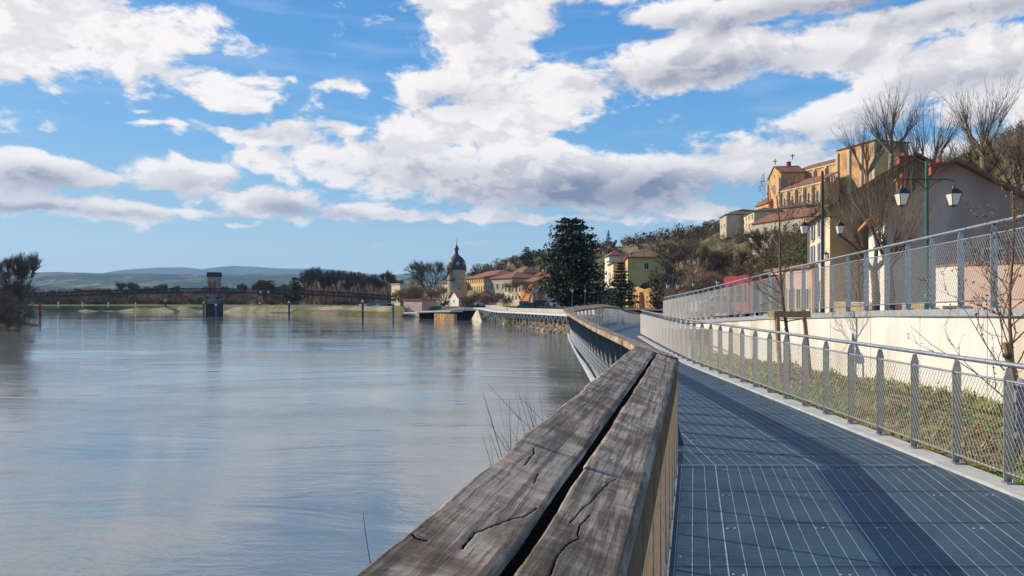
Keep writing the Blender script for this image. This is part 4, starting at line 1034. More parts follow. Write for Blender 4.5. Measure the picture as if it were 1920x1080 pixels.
for k, (pa, pb, c) in enumerate([(955, 973, 'pale teal'), (974, 993, 'pale teal'), (1008, 1024, 'darker teal'), (913, 923, 'grey'), (925, 935, 'tan')]):
    mb = MB(); Y = 150; z = g0((pa + pb) / 2, Y)
    for i in range(9):
        q = lerp(pa, pb, i / 8); mb.box((gx(q, Y), Y, z + .75), (.12, .05, 1.7))
    mb.bar((gx(pa, Y), Y + .04, z + .9), (gx(pb, Y), Y + .04, z + .9), .03, 1.3)
    tag(mb.build('fence_panel', teal if k < 3 else beige), ['pale teal fence panel left of the orange shrub', 'pale teal fence panel just left of the pink arch', 'darker teal fence panel right of the pink arch', 'short grey panel behind the parked cars', 'tan panel right of the parked cars'][k], 'fence')
for k, px in enumerate((1029, 1033, 952)):
    mb = MB(); Y = 148; z = g0(px, Y); mb.box((gx(px, Y), Y, z + 1.2), (.35, .35, 2.6)); mb.box((gx(px, Y), Y, z + 2.56), (.5, .5, .14)); tag(mb.build('gate_pillar', stone_pale), ['left of the two cream gate pillars beside the arch', 'right of the two cream gate pillars beside the arch', 'cream pillar at the left end of the teal fence'][k], 'pillar')

# --- yellow house group near the pine
town('yellow_house', 'square yellow house with a red hipped roof and a dark arched opening', 1172, 158, 1177, 148, 484, 8, yellow, rise=2.0, rows=((3.0, 2, 0), (7.5, 2, 0)), ww=.8, wh=1.2, chim=((1.5, 1, .8, 1.8), (4, 5, .8, 1.4)), side=((8.3, 1, 'right'),))
h_, f_ = town('yellow_house', 'cream-yellow wing left of the square yellow house', 1141, 170, 1150, 157, 494, 8, cream, rise=2.2, rows=((2.5, 3, 0), (6.0, 3, 0)), ww=.7, chim=((3, 3, 1.2, 2.0), (6, 3, 1.2, 1.8)), kind='hip')
fy = Frame(PG(1172, 158), PG(1177, 148), g0(1174, 153)); yh = [o for o in bpy.data.objects if o.name == 'yellow_house'][0]
window(fy, yh, 'right', 2.6, 3.6, 2.4, .5, None, True, D=8, surround=yellow)
town('town_house', 'narrow tower house with a red cap roof left of the yellow wing', 1134, 190, 1142, 184, 480, 4, white, rise=1.4, rows=((6, 1, 0), (9, 1, 0)), ww=.6, wh=.8)
town('pavilion', 'low yellow open pavilion between the cedar and the pine', 1114, 132, 1138, 128, 550, 4, yellow, rise=.8, rm=tile_old, kind='hip', rows=((.6, 3, 0),), ww=1.0, wh=1.6, cat='pavilion')
for k, (px, Y, w_, h_, lb) in enumerate([(1166, 290, 34, 471, 'flat red-topped house high on the skyline behind the yellow house'), (1112, 300, 22, 468, 'red-roofed house on the skyline right of the cedar'), (1216, 290, 26, 474, 'low reddish house among trees right of the yellow house'), (948, 350, 16, 488, 'first hilltop house from the left above the golden building'), (968, 352, 14, 486, 'second hilltop house from the left above the golden building'), (988, 350, 18, 485, 'hilltop house just left of the third one with a red roof'), (1004, 340, 14, 483, 'hilltop house closest to the cedar'), (1222, 220, 22, 500, 'pink house low on the slope behind the yellow house')]):
    town('hill_house', lb, px - w_ / 2, Y, px + w_ / 2, Y - 4, h_, 8, [pink, beige, pink, beige, beige, pink, beige, pink][k], rise=1.8, rm=tile if k < 3 or k == 7 else tile_old, rows=((max(1.2, zz(h_, Y) - g0(px, Y) - 2.2), 3, 0),), ww=.9, wh=1.2)

# --- stone retaining wall with ivy on the right of the pine
cw = thing('old_stone_wall', 'tall rough tan stone wall with dark ivy tops right of the pine', 'wall', (gx(1220, 118), 118, g0(1220, 118)))
mb = MB(); Q = [(1184, 121, 541), (1196, 119, 538), (1210, 117, 543), (1226, 115, 538), (1240, 113, 541), (1256, 108, 539), (1275, 104, 540), (1320, 98, 544)]
for (pa, Ya, ta), (pb, Yb, tb) in zip(Q, Q[1:]):
    A_, B_ = PG(pa, Ya), PG(pb, Yb); mb.add([(*A_, -2), (*B_, -2), (*B_, zz(tb, Yb)), (*A_, zz(ta, Ya)), (A_[0], A_[1] + 1.5, -2), (B_[0], B_[1] + 1.5, -2), (B_[0], B_[1] + 1.5, zz(tb, Yb)), (A_[0], A_[1] + 1.5, zz(ta, Ya))], [(0, 1, 2, 3), (3, 2, 6, 7), (4, 7, 6, 5)])
mb.build('wall', stone, cw)
for px in (1203, 1236):
    mb = MB(); Y = ipl([(1184, 121), (1320, 98)], px); b_ = Vector((*PG(px, Y - .4), -1)); mb.solid([b_ + Vector((-.5, 0, 0)), b_ + Vector((.5, 0, 0)), b_ + Vector((.35, .3, 3.4)), b_ + Vector((-.35, .3, 3.4))], (0, .8, 0)); mb.build('buttress', stone, cw)

# --- church on the hill
ch = thing('hilltop_church', 'large golden stone church with buttresses and red roofs high on the hill', 'church', (gx(1500, 226), 226, 26))
def block(P0, P1, D, z0, H, rise, kind, rm=tile, wm=stone, ov=.35):
    f = Frame(P0, P1, z0); walls(f, ch, D, H, wm, rise, kind, low=6); r_ = roof_part(f, ch, 0, f.w, 0, D, H, rise, rm, kind, ov, .3); return f, r_
P0 = PG(1487, 232); P1 = PG(1572, 212)
fn, rn = block(P0, P1, 13, 30, 13.6, 2.5, 'gable_x')                       # nave
for i in range(5): 
    mb = MB(); fn.box(mb, fn.w * i / 4 - .3, -.9, 0, .7, .9, 12.2); fn.box(mb, fn.w * i / 4 - .4, -.5, 12.2, .9, .5, .6); mb.build('buttress', stone_pale, ch)
mb = MB(); fn.box(mb, 0, -.3, 12.9, fn.w, .3, .5); mb.build('cornice', stone_pale, ch)
for i in range(4):
    for k in (-1, 0, 1): window(fn, ch, 'front', fn.w * (i + .5) / 4 + k * 1.15 - .35, 6.6, .7, 2.6 + (.7 if k == 0 else 0), None, True)
fa, ra = block(PG(1464, 224), PG(1541, 205), 6, 27, 9.2, 3.0, 'shed')        # aisle
for i in range(6):
    mb = MB(); fa.box(mb, fa.w * i / 5 - .3, -.8, -2, .6, .8, 10.4); mb.build('buttress', stone_pale, ch)
    if i < 5: window(fa, ch, 'front', fa.w * (i + .5) / 5 - .4, 3.4, .8, 2.8, None, True)
mb = MB(); fa.box(mb, 0, -.25, 8.6, fa.w, .25, .5); mb.build('cornice', stone_pale, ch)
ft, rt = block(PG(1441, 238), PG(1464, 224), 7.5, 30, 12.2, 3.2, 'gable_y')        # front with the rose window
c = ft.p(ft.w / 2, -.08, 7.8); mb = MB(); n_ = -ft.y; ring_ = []
mb.tube([c + (ft.x * math.cos(a) + Vector((0, 0, 1)) * math.sin(a)) * 1.7 for a in [i * .3 for i in range(22)]], .22, 5)
for i in range(8): a = i * math.pi / 4; mb.bar(c, c + (ft.x * math.cos(a) + Vector((0, 0, 1)) * math.sin(a)) * 1.6, .18, .18)
o = mb.build('rose_window', stone_pale, ch); g_ = MB(); g_.add([c + n_ * -.03 + (ft.x * math.cos(a) + Vector((0, 0, 1)) * math.sin(a)) * 1.6 for a in [i * math.pi / 8 for i in range(16)]], [tuple(range(16))]); g_.build('pane', glass, o)
for q in (0, ft.w - .8): mb = MB(); ft.box(mb, q, -.7, -3, .8, .7, 13.5); mb.build('buttress', stone_pale, ch)
window(ft, ch, 'front', ft.w / 2 - .4, 11.5, .8, 1.0, None, True)
window(ft, ch, 'right', 3.0, 5.0, 1.4, 3.4, None, True, D=7.5)
fp, rp_ = block(PG(1417, 243), PG(1441, 233), 6, 29, 4.6, 2.2, 'gable_x')      # low porch
for i in range(3): window(fp, ch, 'front', fp.w * (i + .5) / 3 - .5, 1.0, 1.0, 1.9, None, True)
ftw, rtw = block(PG(1571, 210), PG(1640, 196), 12, 31, 15.6, 1.6, 'hip', tile_old)      # block at the end
for i in range(4): mb = MB(); ftw.box(mb, ftw.w * i / 3 - .4, -.5, -2, .8, .5, 16.5); mb.build('buttress', stone_pale, ch)
for px, Y, zt in ((1453.5, 231, 46.2), (1486, 232, 48.2)):
    mb = MB(); b_ = Vector((*PG(px, Y), zt)); mb.bar(b_, b_ + Vector((0, 0, 1.8)), .22, .22); mb.bar(b_ + Vector((-.7, .2, 1.1)), b_ + Vector((.7, -.2, 1.1)), .22, .22); mb.build('cross', iron, ch)
chimney(ft, rt, 6.5, 4, 13.0, 3.8, 1.3, 1.2)
def hillh(name, label, pa, Ya, pb, Yb, ybot, ytop, D, wm, **k):
    Ym = (Ya + Yb) / 2; z0 = zz(ybot, Ym); return house(name, label, PG(pa, Ya), PG(pb, Yb), D, zz(ytop, Ym) - z0, z0, wm, **k)
hillh('hill_house', 'plain beige house with a round lookout on its roof left of the church', 1350, 232, 1362, 222, 440, 405, 9, beige, rise=1.6, rows=((2, 2, 0),), cat='house', kind='hip', rm=tile_old)
hillh('hill_house', 'small upper house with a flat brown roof behind the beige hill house', 1369, 236, 1385, 230, 430, 396, 6, beige, rise=.8, rm=tile_old, rows=((3, 2, 0),))
hillh('hill_house', 'narrow cream house between the beige one and the long red roof', 1392, 222, 1402, 215, 440, 404, 8, cream, rise=1.2, rows=((2, 2, 0), (4, 2, 0)))
hillh('hill_house', 'slim house at the left end of the long red roof', 1402, 210, 1414, 203, 446, 398, 8, stone_pale, rise=1.4, rows=((3, 2, 0), (5.5, 2, 0)), rm=tile_old)
hillh('hill_house', 'long low house with a wide red tiled roof under the church', 1411, 185, 1520, 165, 462, 412, 12, beige, rise=2.6, rows=((1.5, 6, 0), (4.0, 6, 0)), cat='house', kind='gable_x')
hillh('hill_house', 'brown-roofed upper house below the church aisle', 1452, 205, 1512, 196, 415, 388, 9, stone, rise=1.6, rm=tile_old, rows=((.8, 4, 0),), kind='hip')

# --- near houses on the upper road
zr = .35
hc, fc = house('cream_house', 'tall cream house front with blue-grey shutters beside the brown gable wall', PG(1518, 59), PG(1556, 49.5), 11, zz(398, 52) - zr, zr, cream, rm=tile_old, kind='gable_x', rise=3.4, ov=.5)
for z in (.9, 3.9, 6.1 - .2):
    for u in (1.6, 5.2): window(fc, hc, 'front', u if z > 2 else u, z if z < 5 else 6.0, .95, 1.6 if z < 5 else 1.3, shut)
gw = MB(); gw.add([fc.p(fc.w + .012, 0.02, -1), fc.p(fc.w + .012, 10.98, -1), fc.p(fc.w + .012, 10.98, 7.72), fc.p(fc.w + .012, 5.5, 11.0), fc.p(fc.w + .012, 0.02, 7.72)], [(0, 1, 2, 3, 4)])  # sheet over the cream gable, its shade put into a darker brown
gw.build('gable_shade', mat('brown_shade_render', (.36, .25, .13), (.26, .17, .09), .35, .95, 0, .02, 3, c3=(.20, .14, .09), s3=.2), hc, 'rough gable wall with its shade painted in as brown')
for q in (.1, 8.2): mb = MB(); mb.tube([fc.p(q, -.12, -.5), fc.p(q, -.12, 7.6)], .06, 7); mb.build('drainpipe', zinc, hc)
chimney(fc, hc, 7.2, 5.0, 10.2, 1.3, .7, .7)
hg, fg = house('grey_house', 'low grey gable-ended house with brown tiles and orange eaves beside the road', PG(1629, 47), PG(1660, 38), 6.6, zz(392, 38) - zr, zr, greyr, rm=tile_old, kind='gable_x', rise=2.3, ov=.7)
mb = MB(); mb.add([fg.p(-.02, -.012, -1), fg.p(fg.w - .02, -.012, -1), fg.p(fg.w - .02, -.012, 6.0), fg.p(-.02, -.012, 6.0)], [(0, 1, 2, 3)]); mb.build('front_sunlit', white, hg, 'front wall coloured pale for the sun on it')  # sunlit side of the grey house, the light put into a white colour
mb = MB(); fg.box(mb, -.7, -.74, 5.72, fg.w + 1.4, .06, .16); mb.build('fascia', mat('orange_paint', (.62, .26, .05), (.5, .2, .04), 3, .6), hg)
chimney(fg, hg, 5.5, 1.0, 6.6, 1.7, .7, .55); chimney(fg, hg, 7.6, 2.4, 7.6, 1.1, .8, .85)
window(fg, hg, 'right', 4.6, 3.0, .8, .8, None, D=6.6)
window(fg, hg, 'front', 3, 1.2, 1.0, 2.0, None); window(fg, hg, 'front', 6, 1.2, 1.0, 2.0, None)
# walled yard with terracotta coping in front of it
yd = thing('garden_wall', 'pinkish garden wall with terracotta coping at the right of the road', 'wall', (gx(1850, 24), 24, .8))
for (pa, Ya, pb, Yb, yt, m_) in ((1752, 27, 1812, 25, 500, white), (1812, 25, 1990, 22, 492, pink)):
    mb = MB(); A_, B_ = PG(pa, Ya), PG(pb, Yb); z1 = zz(yt, (Ya + Yb) / 2); mb.bar((*A_, (z1 - .5) / 2), (*B_, (z1 - .5) / 2), .3, z1 + .5); mb.build('wall', m_, yd)
    mb = MB(); n = 26 if pb > 1900 else 10
    for i in range(n):
        t = (i + .5) / n; q = Vector((lerp(A_[0], B_[0], t), lerp(A_[1], B_[1], t), z1)); mb.seg(q + Vector((-.07, -.26, .0)), q + Vector((-.07, .26, 0)), .085, .085, 8, 0, True)
    mb.build('coping', tile, yd)
mb = MB(); mb.box((gx(1785, 24.9), 24.9, .95), (1.0, .5, .8)); mb.box((gx(1785, 24.9), 24.63, .95), (.8, .04, .6), 0, 1); tag(mb.build('meter_box', [stone_pale, slate]), 'squat stone box with a dark grille at the foot of the white garden wall', 'box')
# long low white picket wall in front of the houses
for k, (pa, Ya, pb, Yb) in enumerate(((1556, 46, 1640, 41), (1655, 40, 1742, 35))):
    rt_ = thing('low_fence', ['low cream slatted fence before the brown gable wall', 'low cream slatted fence before the grey house'][k], 'fence', (*PG((pa + pb) / 2, (Ya + Yb) / 2), .4))
    A_, B_ = Vector((*PG(pa, Ya), .35)), Vector((*PG(pb, Yb), .35)); mb = MB(); mb.bar(A_ + Vector((0, 0, .1)), B_ + Vector((0, 0, .1)), .2, .35); mb.build('plinth', stone_pale, rt_)
    mb = MB(); n = 34
    for i in range(n + 1): q = A_.lerp(B_, i / n); mb.box(q + Vector((0, 0, .62)), (.09, .04, .72))
    mb.bar(A_ + Vector((0, .02, .95)), B_ + Vector((0, .02, .95)), .05, .06); mb.build('slats', cream, rt_)
# low terrace row left of the cream house with shutters
hl, fl_ = house('terrace_house', 'low pale house row with tall window frames behind the sapling', PG(1440, 66), PG(1522, 56), 6, zz(505, 60) - .3, .3, pink, rm=tile, kind='shed', rise=.9, ov=.3, rows=((.3, 6, 0),), sh=None, ww=.9, wh=1.7)
# ================================================================ bridge
br = thing('footbridge', 'dark truss footbridge spanning the river on a brick pier tower', 'bridge', (gx(390, 192), 192, WZ))
BP = [(-60, 560), (60, 554), (150, 551), (250, 547.5), (330, 545.5), (400, 545), (500, 547), (600, 550.5), (680, 555), (745, 560)]
BY = 192
def bz(px): return zz(ipl(BP, px), BY)
dark = mat('dark_truss', (.035, .037, .045), (.05, .05, .06), 1, .6, .3)
seq = [-60 + 11.6 * i for i in range(70)]
for YS in ((BY - 1.4,), (BY + 1.4,)):
  mb = MB()
  for a, b in zip(seq, seq[1:]):
    for yy in YS:
        for dz, th in ((.62, .30), (-.42, .42)):
            mb.bar((gx(a, BY), yy, bz(a) + dz), (gx(b, BY), yy, bz(b) + dz), .14, th)
        mb.bar((gx(a, BY), yy, bz(a) - .4), (gx((a + b) / 2, BY), yy, bz((a + b) / 2) + .62), .16, .16); mb.bar((gx((a + b) / 2, BY), yy, bz((a + b) / 2) + .62), (gx(b, BY), yy, bz(b) - .4), .16, .16)
  mb.build('truss', dark, br)
mb = MB()
for a, b in zip(seq, seq[1:]): mb.bar((gx(a, BY), BY, bz(a) - .35), (gx(b, BY), BY, bz(b) - .35), 2.7, .16)
mb.build('deck', dark, br)
px0 = gx(402, BY); pr = MB(); 
pr.box((px0, BY, WZ + .9), (3.7, 2.8, 4.6)); pr.box((px0, BY, WZ + 3.4), (3.3, 2.5, .5)); pier = pr.build('pier_base', mat('wet_stone', (.10, .075, .06), (.06, .045, .038), .6, .8), br)
mb = MB(); mb.lathe((px0, BY - .5, WZ + 3.5), [(1.75, 0), (1.7, 1.0), (1.2, 1.9), (.1, 2.3)], 18); mb.build('cutwater', mat('grey_stone', (.22, .20, .20), (.16, .15, .15), .8, .9), br)
tb = WZ + 5.6; mb = MB(); mb.box((px0, BY, tb + 2.6), (2.9, 2.2, 5.8)); tw_ = mb.build('tower', mat('frame_stone', (.34, .29, .25), (.26, .22, .19), .7, .9), br)
mb = MB(); mb.box((px0, BY, tb - .35), (3.3, 2.6, .5)); mb.box((px0, BY, tb + 5.7), (3.2, 2.5, .5)); mb.box((px0, BY, tb + 6.05), (3.4, 2.7, .25)); mb.box((px0, BY, tb + 6.45), (3.1, 2.4, .6)); mb.build('cornice', mat('dark_stone', (.10, .08, .065), (.07, .055, .045), .8, .9), br)
for sx in (-1, 1):
    mb = MB(); mb.box((px0 + sx * .62, BY - 1.12, tb + 2.3), (.85, .06, 3.9)); mb.build('brick_panel', brick, tw_)
mb = MB()
for sx in (-1, 1):
    mb.bar((px0, BY - 1.17, tb + 3.9), (px0 + sx * .65, BY - 1.17, tb + 4.5), .05, .16, up=(0, 1, 0)); mb.bar((px0 + sx * .65, BY - 1.17, tb + 4.5), (px0, BY - 1.17, tb + 5.1), .05, .16, up=(0, 1, 0))
mb.build('diamond_relief', stone_pale, tw_)
sgn = mat('yellow_sign', (.85, .52, .05), (.8, .48, .04), 3, .6)
for k, px in enumerate((493, 507.5)):
    mb = MB(); c = Vector((gx(px, BY), BY - 1.75, bz(px) - .05)); mb.solid([c + Vector((.48 * math.cos(a) , 0, .48 * math.sin(a))) for a in [math.pi / 4 + i * math.pi / 2 for i in range(4)]], (0, .06, 0)); mb.box(c + Vector((0, .2, 0)), (.08, .4, .08))
    tag(mb.build('navigation_sign', sgn), ['left one of the two yellow signs on the bridge side', 'right one of the two yellow signs on the bridge side'][k], 'sign')
# mooring posts
posts = [(75, 595, 569, 'red', 'red mooring pole near the reedy spit'), (109, 582, 566, 'w', 'first pale bollard from the left on the far bank'), (155, 582, 567, 'w', 'second pale bollard from the left on the far bank'), (203, 581, 567, 'w', 'third pale bollard from the left on the far bank'), (254, 581, 567, 'w', 'fourth pale bollard from the left on the far bank'),
         (310, 584, 562, 'd', 'dark pile with a white top left of the bridge pier'), (382, 592, 566, 'b', 'blue-grey pile just left of the bridge pier'), (405, 594, 570, 'b', 'blue-grey pile in front of the bridge pier'), (487, 583, 567, 'd', 'dark sign post on the shore right of the pier'), (542, 590, 565, 'd', 'dark pile with a white cap below the dark evergreen'), (680, 595, 563, 'd', 'dark pile with a white cap near the parked cars'), (737, 597, 567, 'b', 'blue-grey pile left of the lock house')]
for px, yb, yt, c, lb in posts:
    Y = (CZ - WZ) * F / (max(yb, 584) - HY); x = gx(px, Y); zb = WZ - .6 if yb > 583 else -2.6; zt = zz(yt, Y)
    root = thing('mooring_pile', lb, 'pole', (x, Y, zb)); r_ = .28 if c != 'w' else .22
    mb = MB(); mb.seg((x, Y, zb), (x, Y, zt - .5), r_, r_, 10, 0, True); mb.build('shaft', {'red': mat('red_pole', (.35, .05, .03)), 'w': white, 'd': dark, 'b': mat('blue_pole', (.13, .20, .27))}[c], root)
    mb = MB(); mb.lathe((x, Y, zt - .5), [(r_ * 1.05, 0), (r_ * 1.05, .4), (.03, .62)], 10); mb.build('cap', white if c != 'red' else brick, root)

# ================================================================ vehicles
tyre = mat('tyre', (.02, .02, .02)); cargl = mat('car_glass', (.02, .025, .03), None, 1, .08)
def car_paint(n, c): return mat(n, c, tuple(x * .95 for x in c), 2, .25, .2)
pt = {'white': car_paint('white_car_paint', (.75, .75, .74)), 'black': car_paint('black_car_paint', (.02, .022, .03)), 'silver': car_paint('silver_car_paint', (.42, .44, .46)), 'blue': car_paint('blue_car_paint', (.05, .10, .22)), 'grey': car_paint('grey_car_paint', (.12, .13, .14))}
def make_car():
    root = thing('parked_car', 'x', 'car')
    mb = MB(); side = [(-2.1, .35), (2.1, .35), (2.15, .62), (2.0, .85), (1.25, .95), (.65, 1.38), (-1.0, 1.42), (-1.75, 1.0), (-2.12, .9)]
    sec = [(-.86, 1.0), (-.80, 1.0), (.80, 1.0), (.86, 1.0)]
    n = len(side); ys = [-.86, -.74, .74, .86]; vs = []
    for k, yy in enumerate(ys):
        for x, z in side:
            inn = .0 if z < .96 else .0; vs.append((x * (.97 if k in (0, 3) else 1), (yy if z < 1.1 else yy * .84), z if k in (1, 2) else lerp(.62, z, .95)))
    fs = [(k * n + i, k * n + (i + 1) % n, (k + 1) * n + (i + 1) % n, (k + 1) * n + i) for k in range(3) for i in range(n)] + [tuple(range(n)), tuple(range(4 * n - 1, 3 * n - 1, -1))]
    mb.add(vs, fs); body = mb.build('body', pt['white'], root)
    for s_ in (-1, 1):
        g = MB(); g.solid([(1.1, s_ * .83, .98), (.58, s_ * .75, 1.31), (-.95, s_ * .75, 1.34), (-1.5, s_ * .83, 1.0)], (0, s_ * .03, 0)); g.build('window', cargl, body)
        for x in (-1.3, 1.3): w_ = MB(); w_.seg((x, s_ * .70, .33), (x, s_ * .90, .33), .33, .33, 14, 0, True); w_.seg((x, s_ * .90, .33), (x, s_ * .91, .33), .2, .18, 10, 1, True); w_.build('wheel', [tyre, zinc], root)
        h = MB(); h.box((2.08, s_ * .6, .72), (.12, .3, .14)); h.build('headlight', white, body)
    g = MB(); g.solid([(1.18, -.66, 1.02), (1.18, .66, 1.02), (.68, .6, 1.38), (.68, -.6, 1.38)], (.03, 0, .03)); g.build('windscreen', cargl, body)
    g = MB(); g.solid([(-1.72, -.66, 1.05), (-1.72, .66, 1.05), (-1.06, .6, 1.40), (-1.06, -.6, 1.40)], (-.03, 0, .03)); g.build('rear_window', cargl, body)
    return root
carp = make_car(); cu = False
def put_car(px, Y, rz, color, label, group=None, z=None):
    global cu
    x = gx(px, Y); o = place(carp, cu, (x, Y, (ground(x, Y) if z is None else z) + .06), rz, 1, label, group); cu = True
    for ch in o.children:
        if ch.name.startswith('body'): 
            ch.material_slots[0].link = 'OBJECT'; ch.material_slots[0].material = pt[color]
    return o
put_car(1292, 47, R(100), 'black', 'dark car parked behind the upper fence, left of the two', z=.28)
put_car(1357, 44, R(10), 'silver', 'silver car parked behind the upper fence beside the red van', z=.30)
for k, (px, Y, c, lb) in enumerate([(905, 180, 'white', 'white car parked at the left end of the teal fence'), (886, 186, 'black', 'black car parked above the grassy bank slope'), (870, 190, 'white', 'white car left of the black one on the quay'), (854, 196, 'silver', 'silver car below the small white gabled house'), (840, 200, 'blue', 'dark blue car below the domed tower'), (944, 156, 'white', 'white car in front of the teal fence panels'), (988, 150, 'blue', 'blue car just left of the pink arch'), (1042, 140, 'grey', 'dark grey car in the shade of the cedar'), (1012, 148, 'black', 'black car behind the pink arch'), (1052, 138, 'white', 'white car under the cedar')]):
    put_car(px, Y - 4, R(random.choice([170, 10, 175])), c, lb)
for k in range(16):
    px = 686 + (k % 8) * 6.2 + rr.uniform(-1, 1); Y = 212 + (k // 8) * 8 - (k % 8) * .5; c = rr.choice(['white', 'silver', 'blue', 'white', 'grey'])
    put_car(px, Y, R(rr.choice([60, 65, 240])), c, '%s car, %s row of the car park, %s' % (c, ['front', 'back'][k // 8], ['at its left end', 'near its left end', 'left of its middle', 'in its middle', 'just past its middle', 'right of its middle', 'near its right end', 'at its right end by the lock house'][k % 8]), 'cars in the riverside car park', z=-2.0)
# red van with dark side windows
vn = thing('red_van', 'tall red delivery van with dark glazed side seen through the upper fence', 'van', (gx(1412, 42), 42, .35), None, 0)
vx, vy, vz = gx(1412, 42), 42, .35
red = mat('red_paint', (.33, .012, .018), (.26, .010, .014), 2, .35)
mb = MB(); mb.box((vx, vy, vz + 1.45), (2.15, 4.6, 2.1)); mb.box((vx, vy, vz + 2.53), (2.05, 4.4, .12)); vb = mb.build('body', red, vn)
for x in (-.55, .55): mb = MB(); mb.box((vx + x, vy - 2.32, vz + 1.35), (.95, .05, 1.45)); mb.build('window', cargl, vb)
mb = MB(); mb.box((vx - 1.09, vy - .2, vz + 1.5), (.05, 3.4, 1.0)); mb.build('window', cargl, vb)
mb = MB(); mb.box((vx, vy - 2.33, vz + .55), (2.1, .1, .22)); mb.build('bumper', mat('maroon', (.16, .03, .03)), vn)
for sx in (-1, 1):
    for sy in (-1, 1): mb = MB(); mb.seg((vx + sx * .8, vy + sy * 1.5, vz + .38), (vx + sx * 1.06, vy + sy * 1.5, vz + .38), .38, .38, 14, 0, True); mb.build('wheel', tyre, vn)
    mb = MB(); mb.box((vx + sx * .95, vy - 2.33, vz + .85), (.14, .06, .3)); mb.build('rear_light', mat('lamp_red', (.6, .05, .03)), vn)

# ================================================================ street lamps
opal = mat('opal_glass', (.75, .68, .58), (.68, .6, .5), 4, .3)
def lantern(root, c, s=1.0, hang=True):
    c = Vector(c); b = MB(); 
    lg = MB(); w0, w1, h = .11 * s, .20 * s, .46 * s
    q = [(-w0, -w0, 0), (w0, -w0, 0), (w0, w0, 0), (-w0, w0, 0), (-w1, -w1, h), (w1, -w1, h), (w1, w1, h), (-w1, w1, h)]
    lg.add([c + Vector(v) for v in q], [(0, 3, 2, 1), (4, 5, 6, 7), (0, 1, 5, 4), (1, 2, 6, 5), (2, 3, 7, 6), (3, 0, 4, 7)])
    for i in range(4): b.seg(c + Vector(q[i]) * 1.02, c + Vector(q[i + 4]) * 1.02, .014 * s, .014 * s, 4); b.seg(c + Vector(q[i + 4]), c + Vector(q[4 + (i + 1) % 4]), .018 * s, .018 * s, 4); b.seg(c + Vector(q[i]), c + Vector(q[(i + 1) % 4]), .016 * s, .016 * s, 4)
    e = w1 * 1.12; b.add([c + Vector(v) for v in [(-e, -e, h), (e, -e, h), (e, e, h), (-e, e, h), (-e * .45, -e * .45, h + .2 * s), (e * .45, -e * .45, h + .2 * s), (e * .45, e * .45, h + .2 * s), (-e * .45, e * .45, h + .2 * s)]], [(0, 1, 5, 4), (1, 2, 6, 5), (2, 3, 7, 6), (3, 0, 4, 7), (4, 5, 6, 7)])
    b.seg(c + Vector((0, 0, h + .2 * s)), c + Vector((0, 0, h + .34 * s)), .06 * s, .03 * s, 8, 0, True); b.seg(c - Vector((0, 0, .08 * s)), c, .02 * s, .07 * s, 7, 0, True)
    o = b.build('lantern', iron, root); lg.build('lamp_glass', opal, o)
def lamp(px, Y, ytop, ylant, arms, label, zb, pm=greenp, s=1.0, r_=.075, armz=None):
    x = gx(px, Y); zt = zz(ytop, Y); root = thing('street_lamp', label, 'street lamp', (x, Y, zb))
    mb = MB(); mb.lathe((x, Y, zb), [(r_ * 2.2, 0), (r_ * 2.2, .12), (r_ * 1.5, .2), (r_ * 1.4, .9), (r_, 1.0), (r_ * .8, zt - zb), (.01, zt - zb + .05)], 12); mb.build('pole', pm, root)
    for a in arms:
        c = Vector((gx(a, Y), Y, zz(ylant, Y))); top = c + Vector((0, 0, .8 * s)); az_ = top.z + .22 * s; d = top.x - x
        mb = MB(); mb.tube([(x, Y, az_), (x + d * .8, Y, az_), (top.x, Y, az_ - .05 * s), tuple(top)], .022 * s, 6)
        mb.tube([(x, Y, az_ - .45 * s), (x + d * .3, Y, az_ - .12 * s), (x + d * .6, Y, az_)], .016 * s, 5); mb.build('arm', iron, root); lantern(root, c, s)
lamp(1738, 27, 303, 385, (1691, 1788), 'tall green street lamp with two hanging lanterns before the grey gable', .78, s=1.0)
lamp(1542, 33, 322, 438, (1508, 1575), 'dark lamp post with two lanterns before the cream house', .5, iron, s=.8)
lamp(1562, 50, 466, 486, (1549, 1575), 'smaller lamp with twin lanterns low before the brown gable', .3, iron, s=.75)
lamp(1262, 78, 515, 541, (1252.5, 1271), 'green lamp post with white lanterns before the dark ivy wall', -.1, s=.95)
lamp(1300, 84, 520, 537, (1300.5,), 'lamp with one white lantern in the dark shrubs right of the ivy wall', -.1, s=.9)
lamp(1345, 80, 515, 534, (1345.5,), 'lamp with one white lantern left of the red van', -.1, s=.9)
lamp(1073, 100, 530, 548, (1073.5,), 'left of two green lamp posts before the cedar', -.5, s=.8)
lamp(1097, 104, 533, 548, (1097.5,), 'right of two green lamp posts before the cedar', -.5, s=.8)

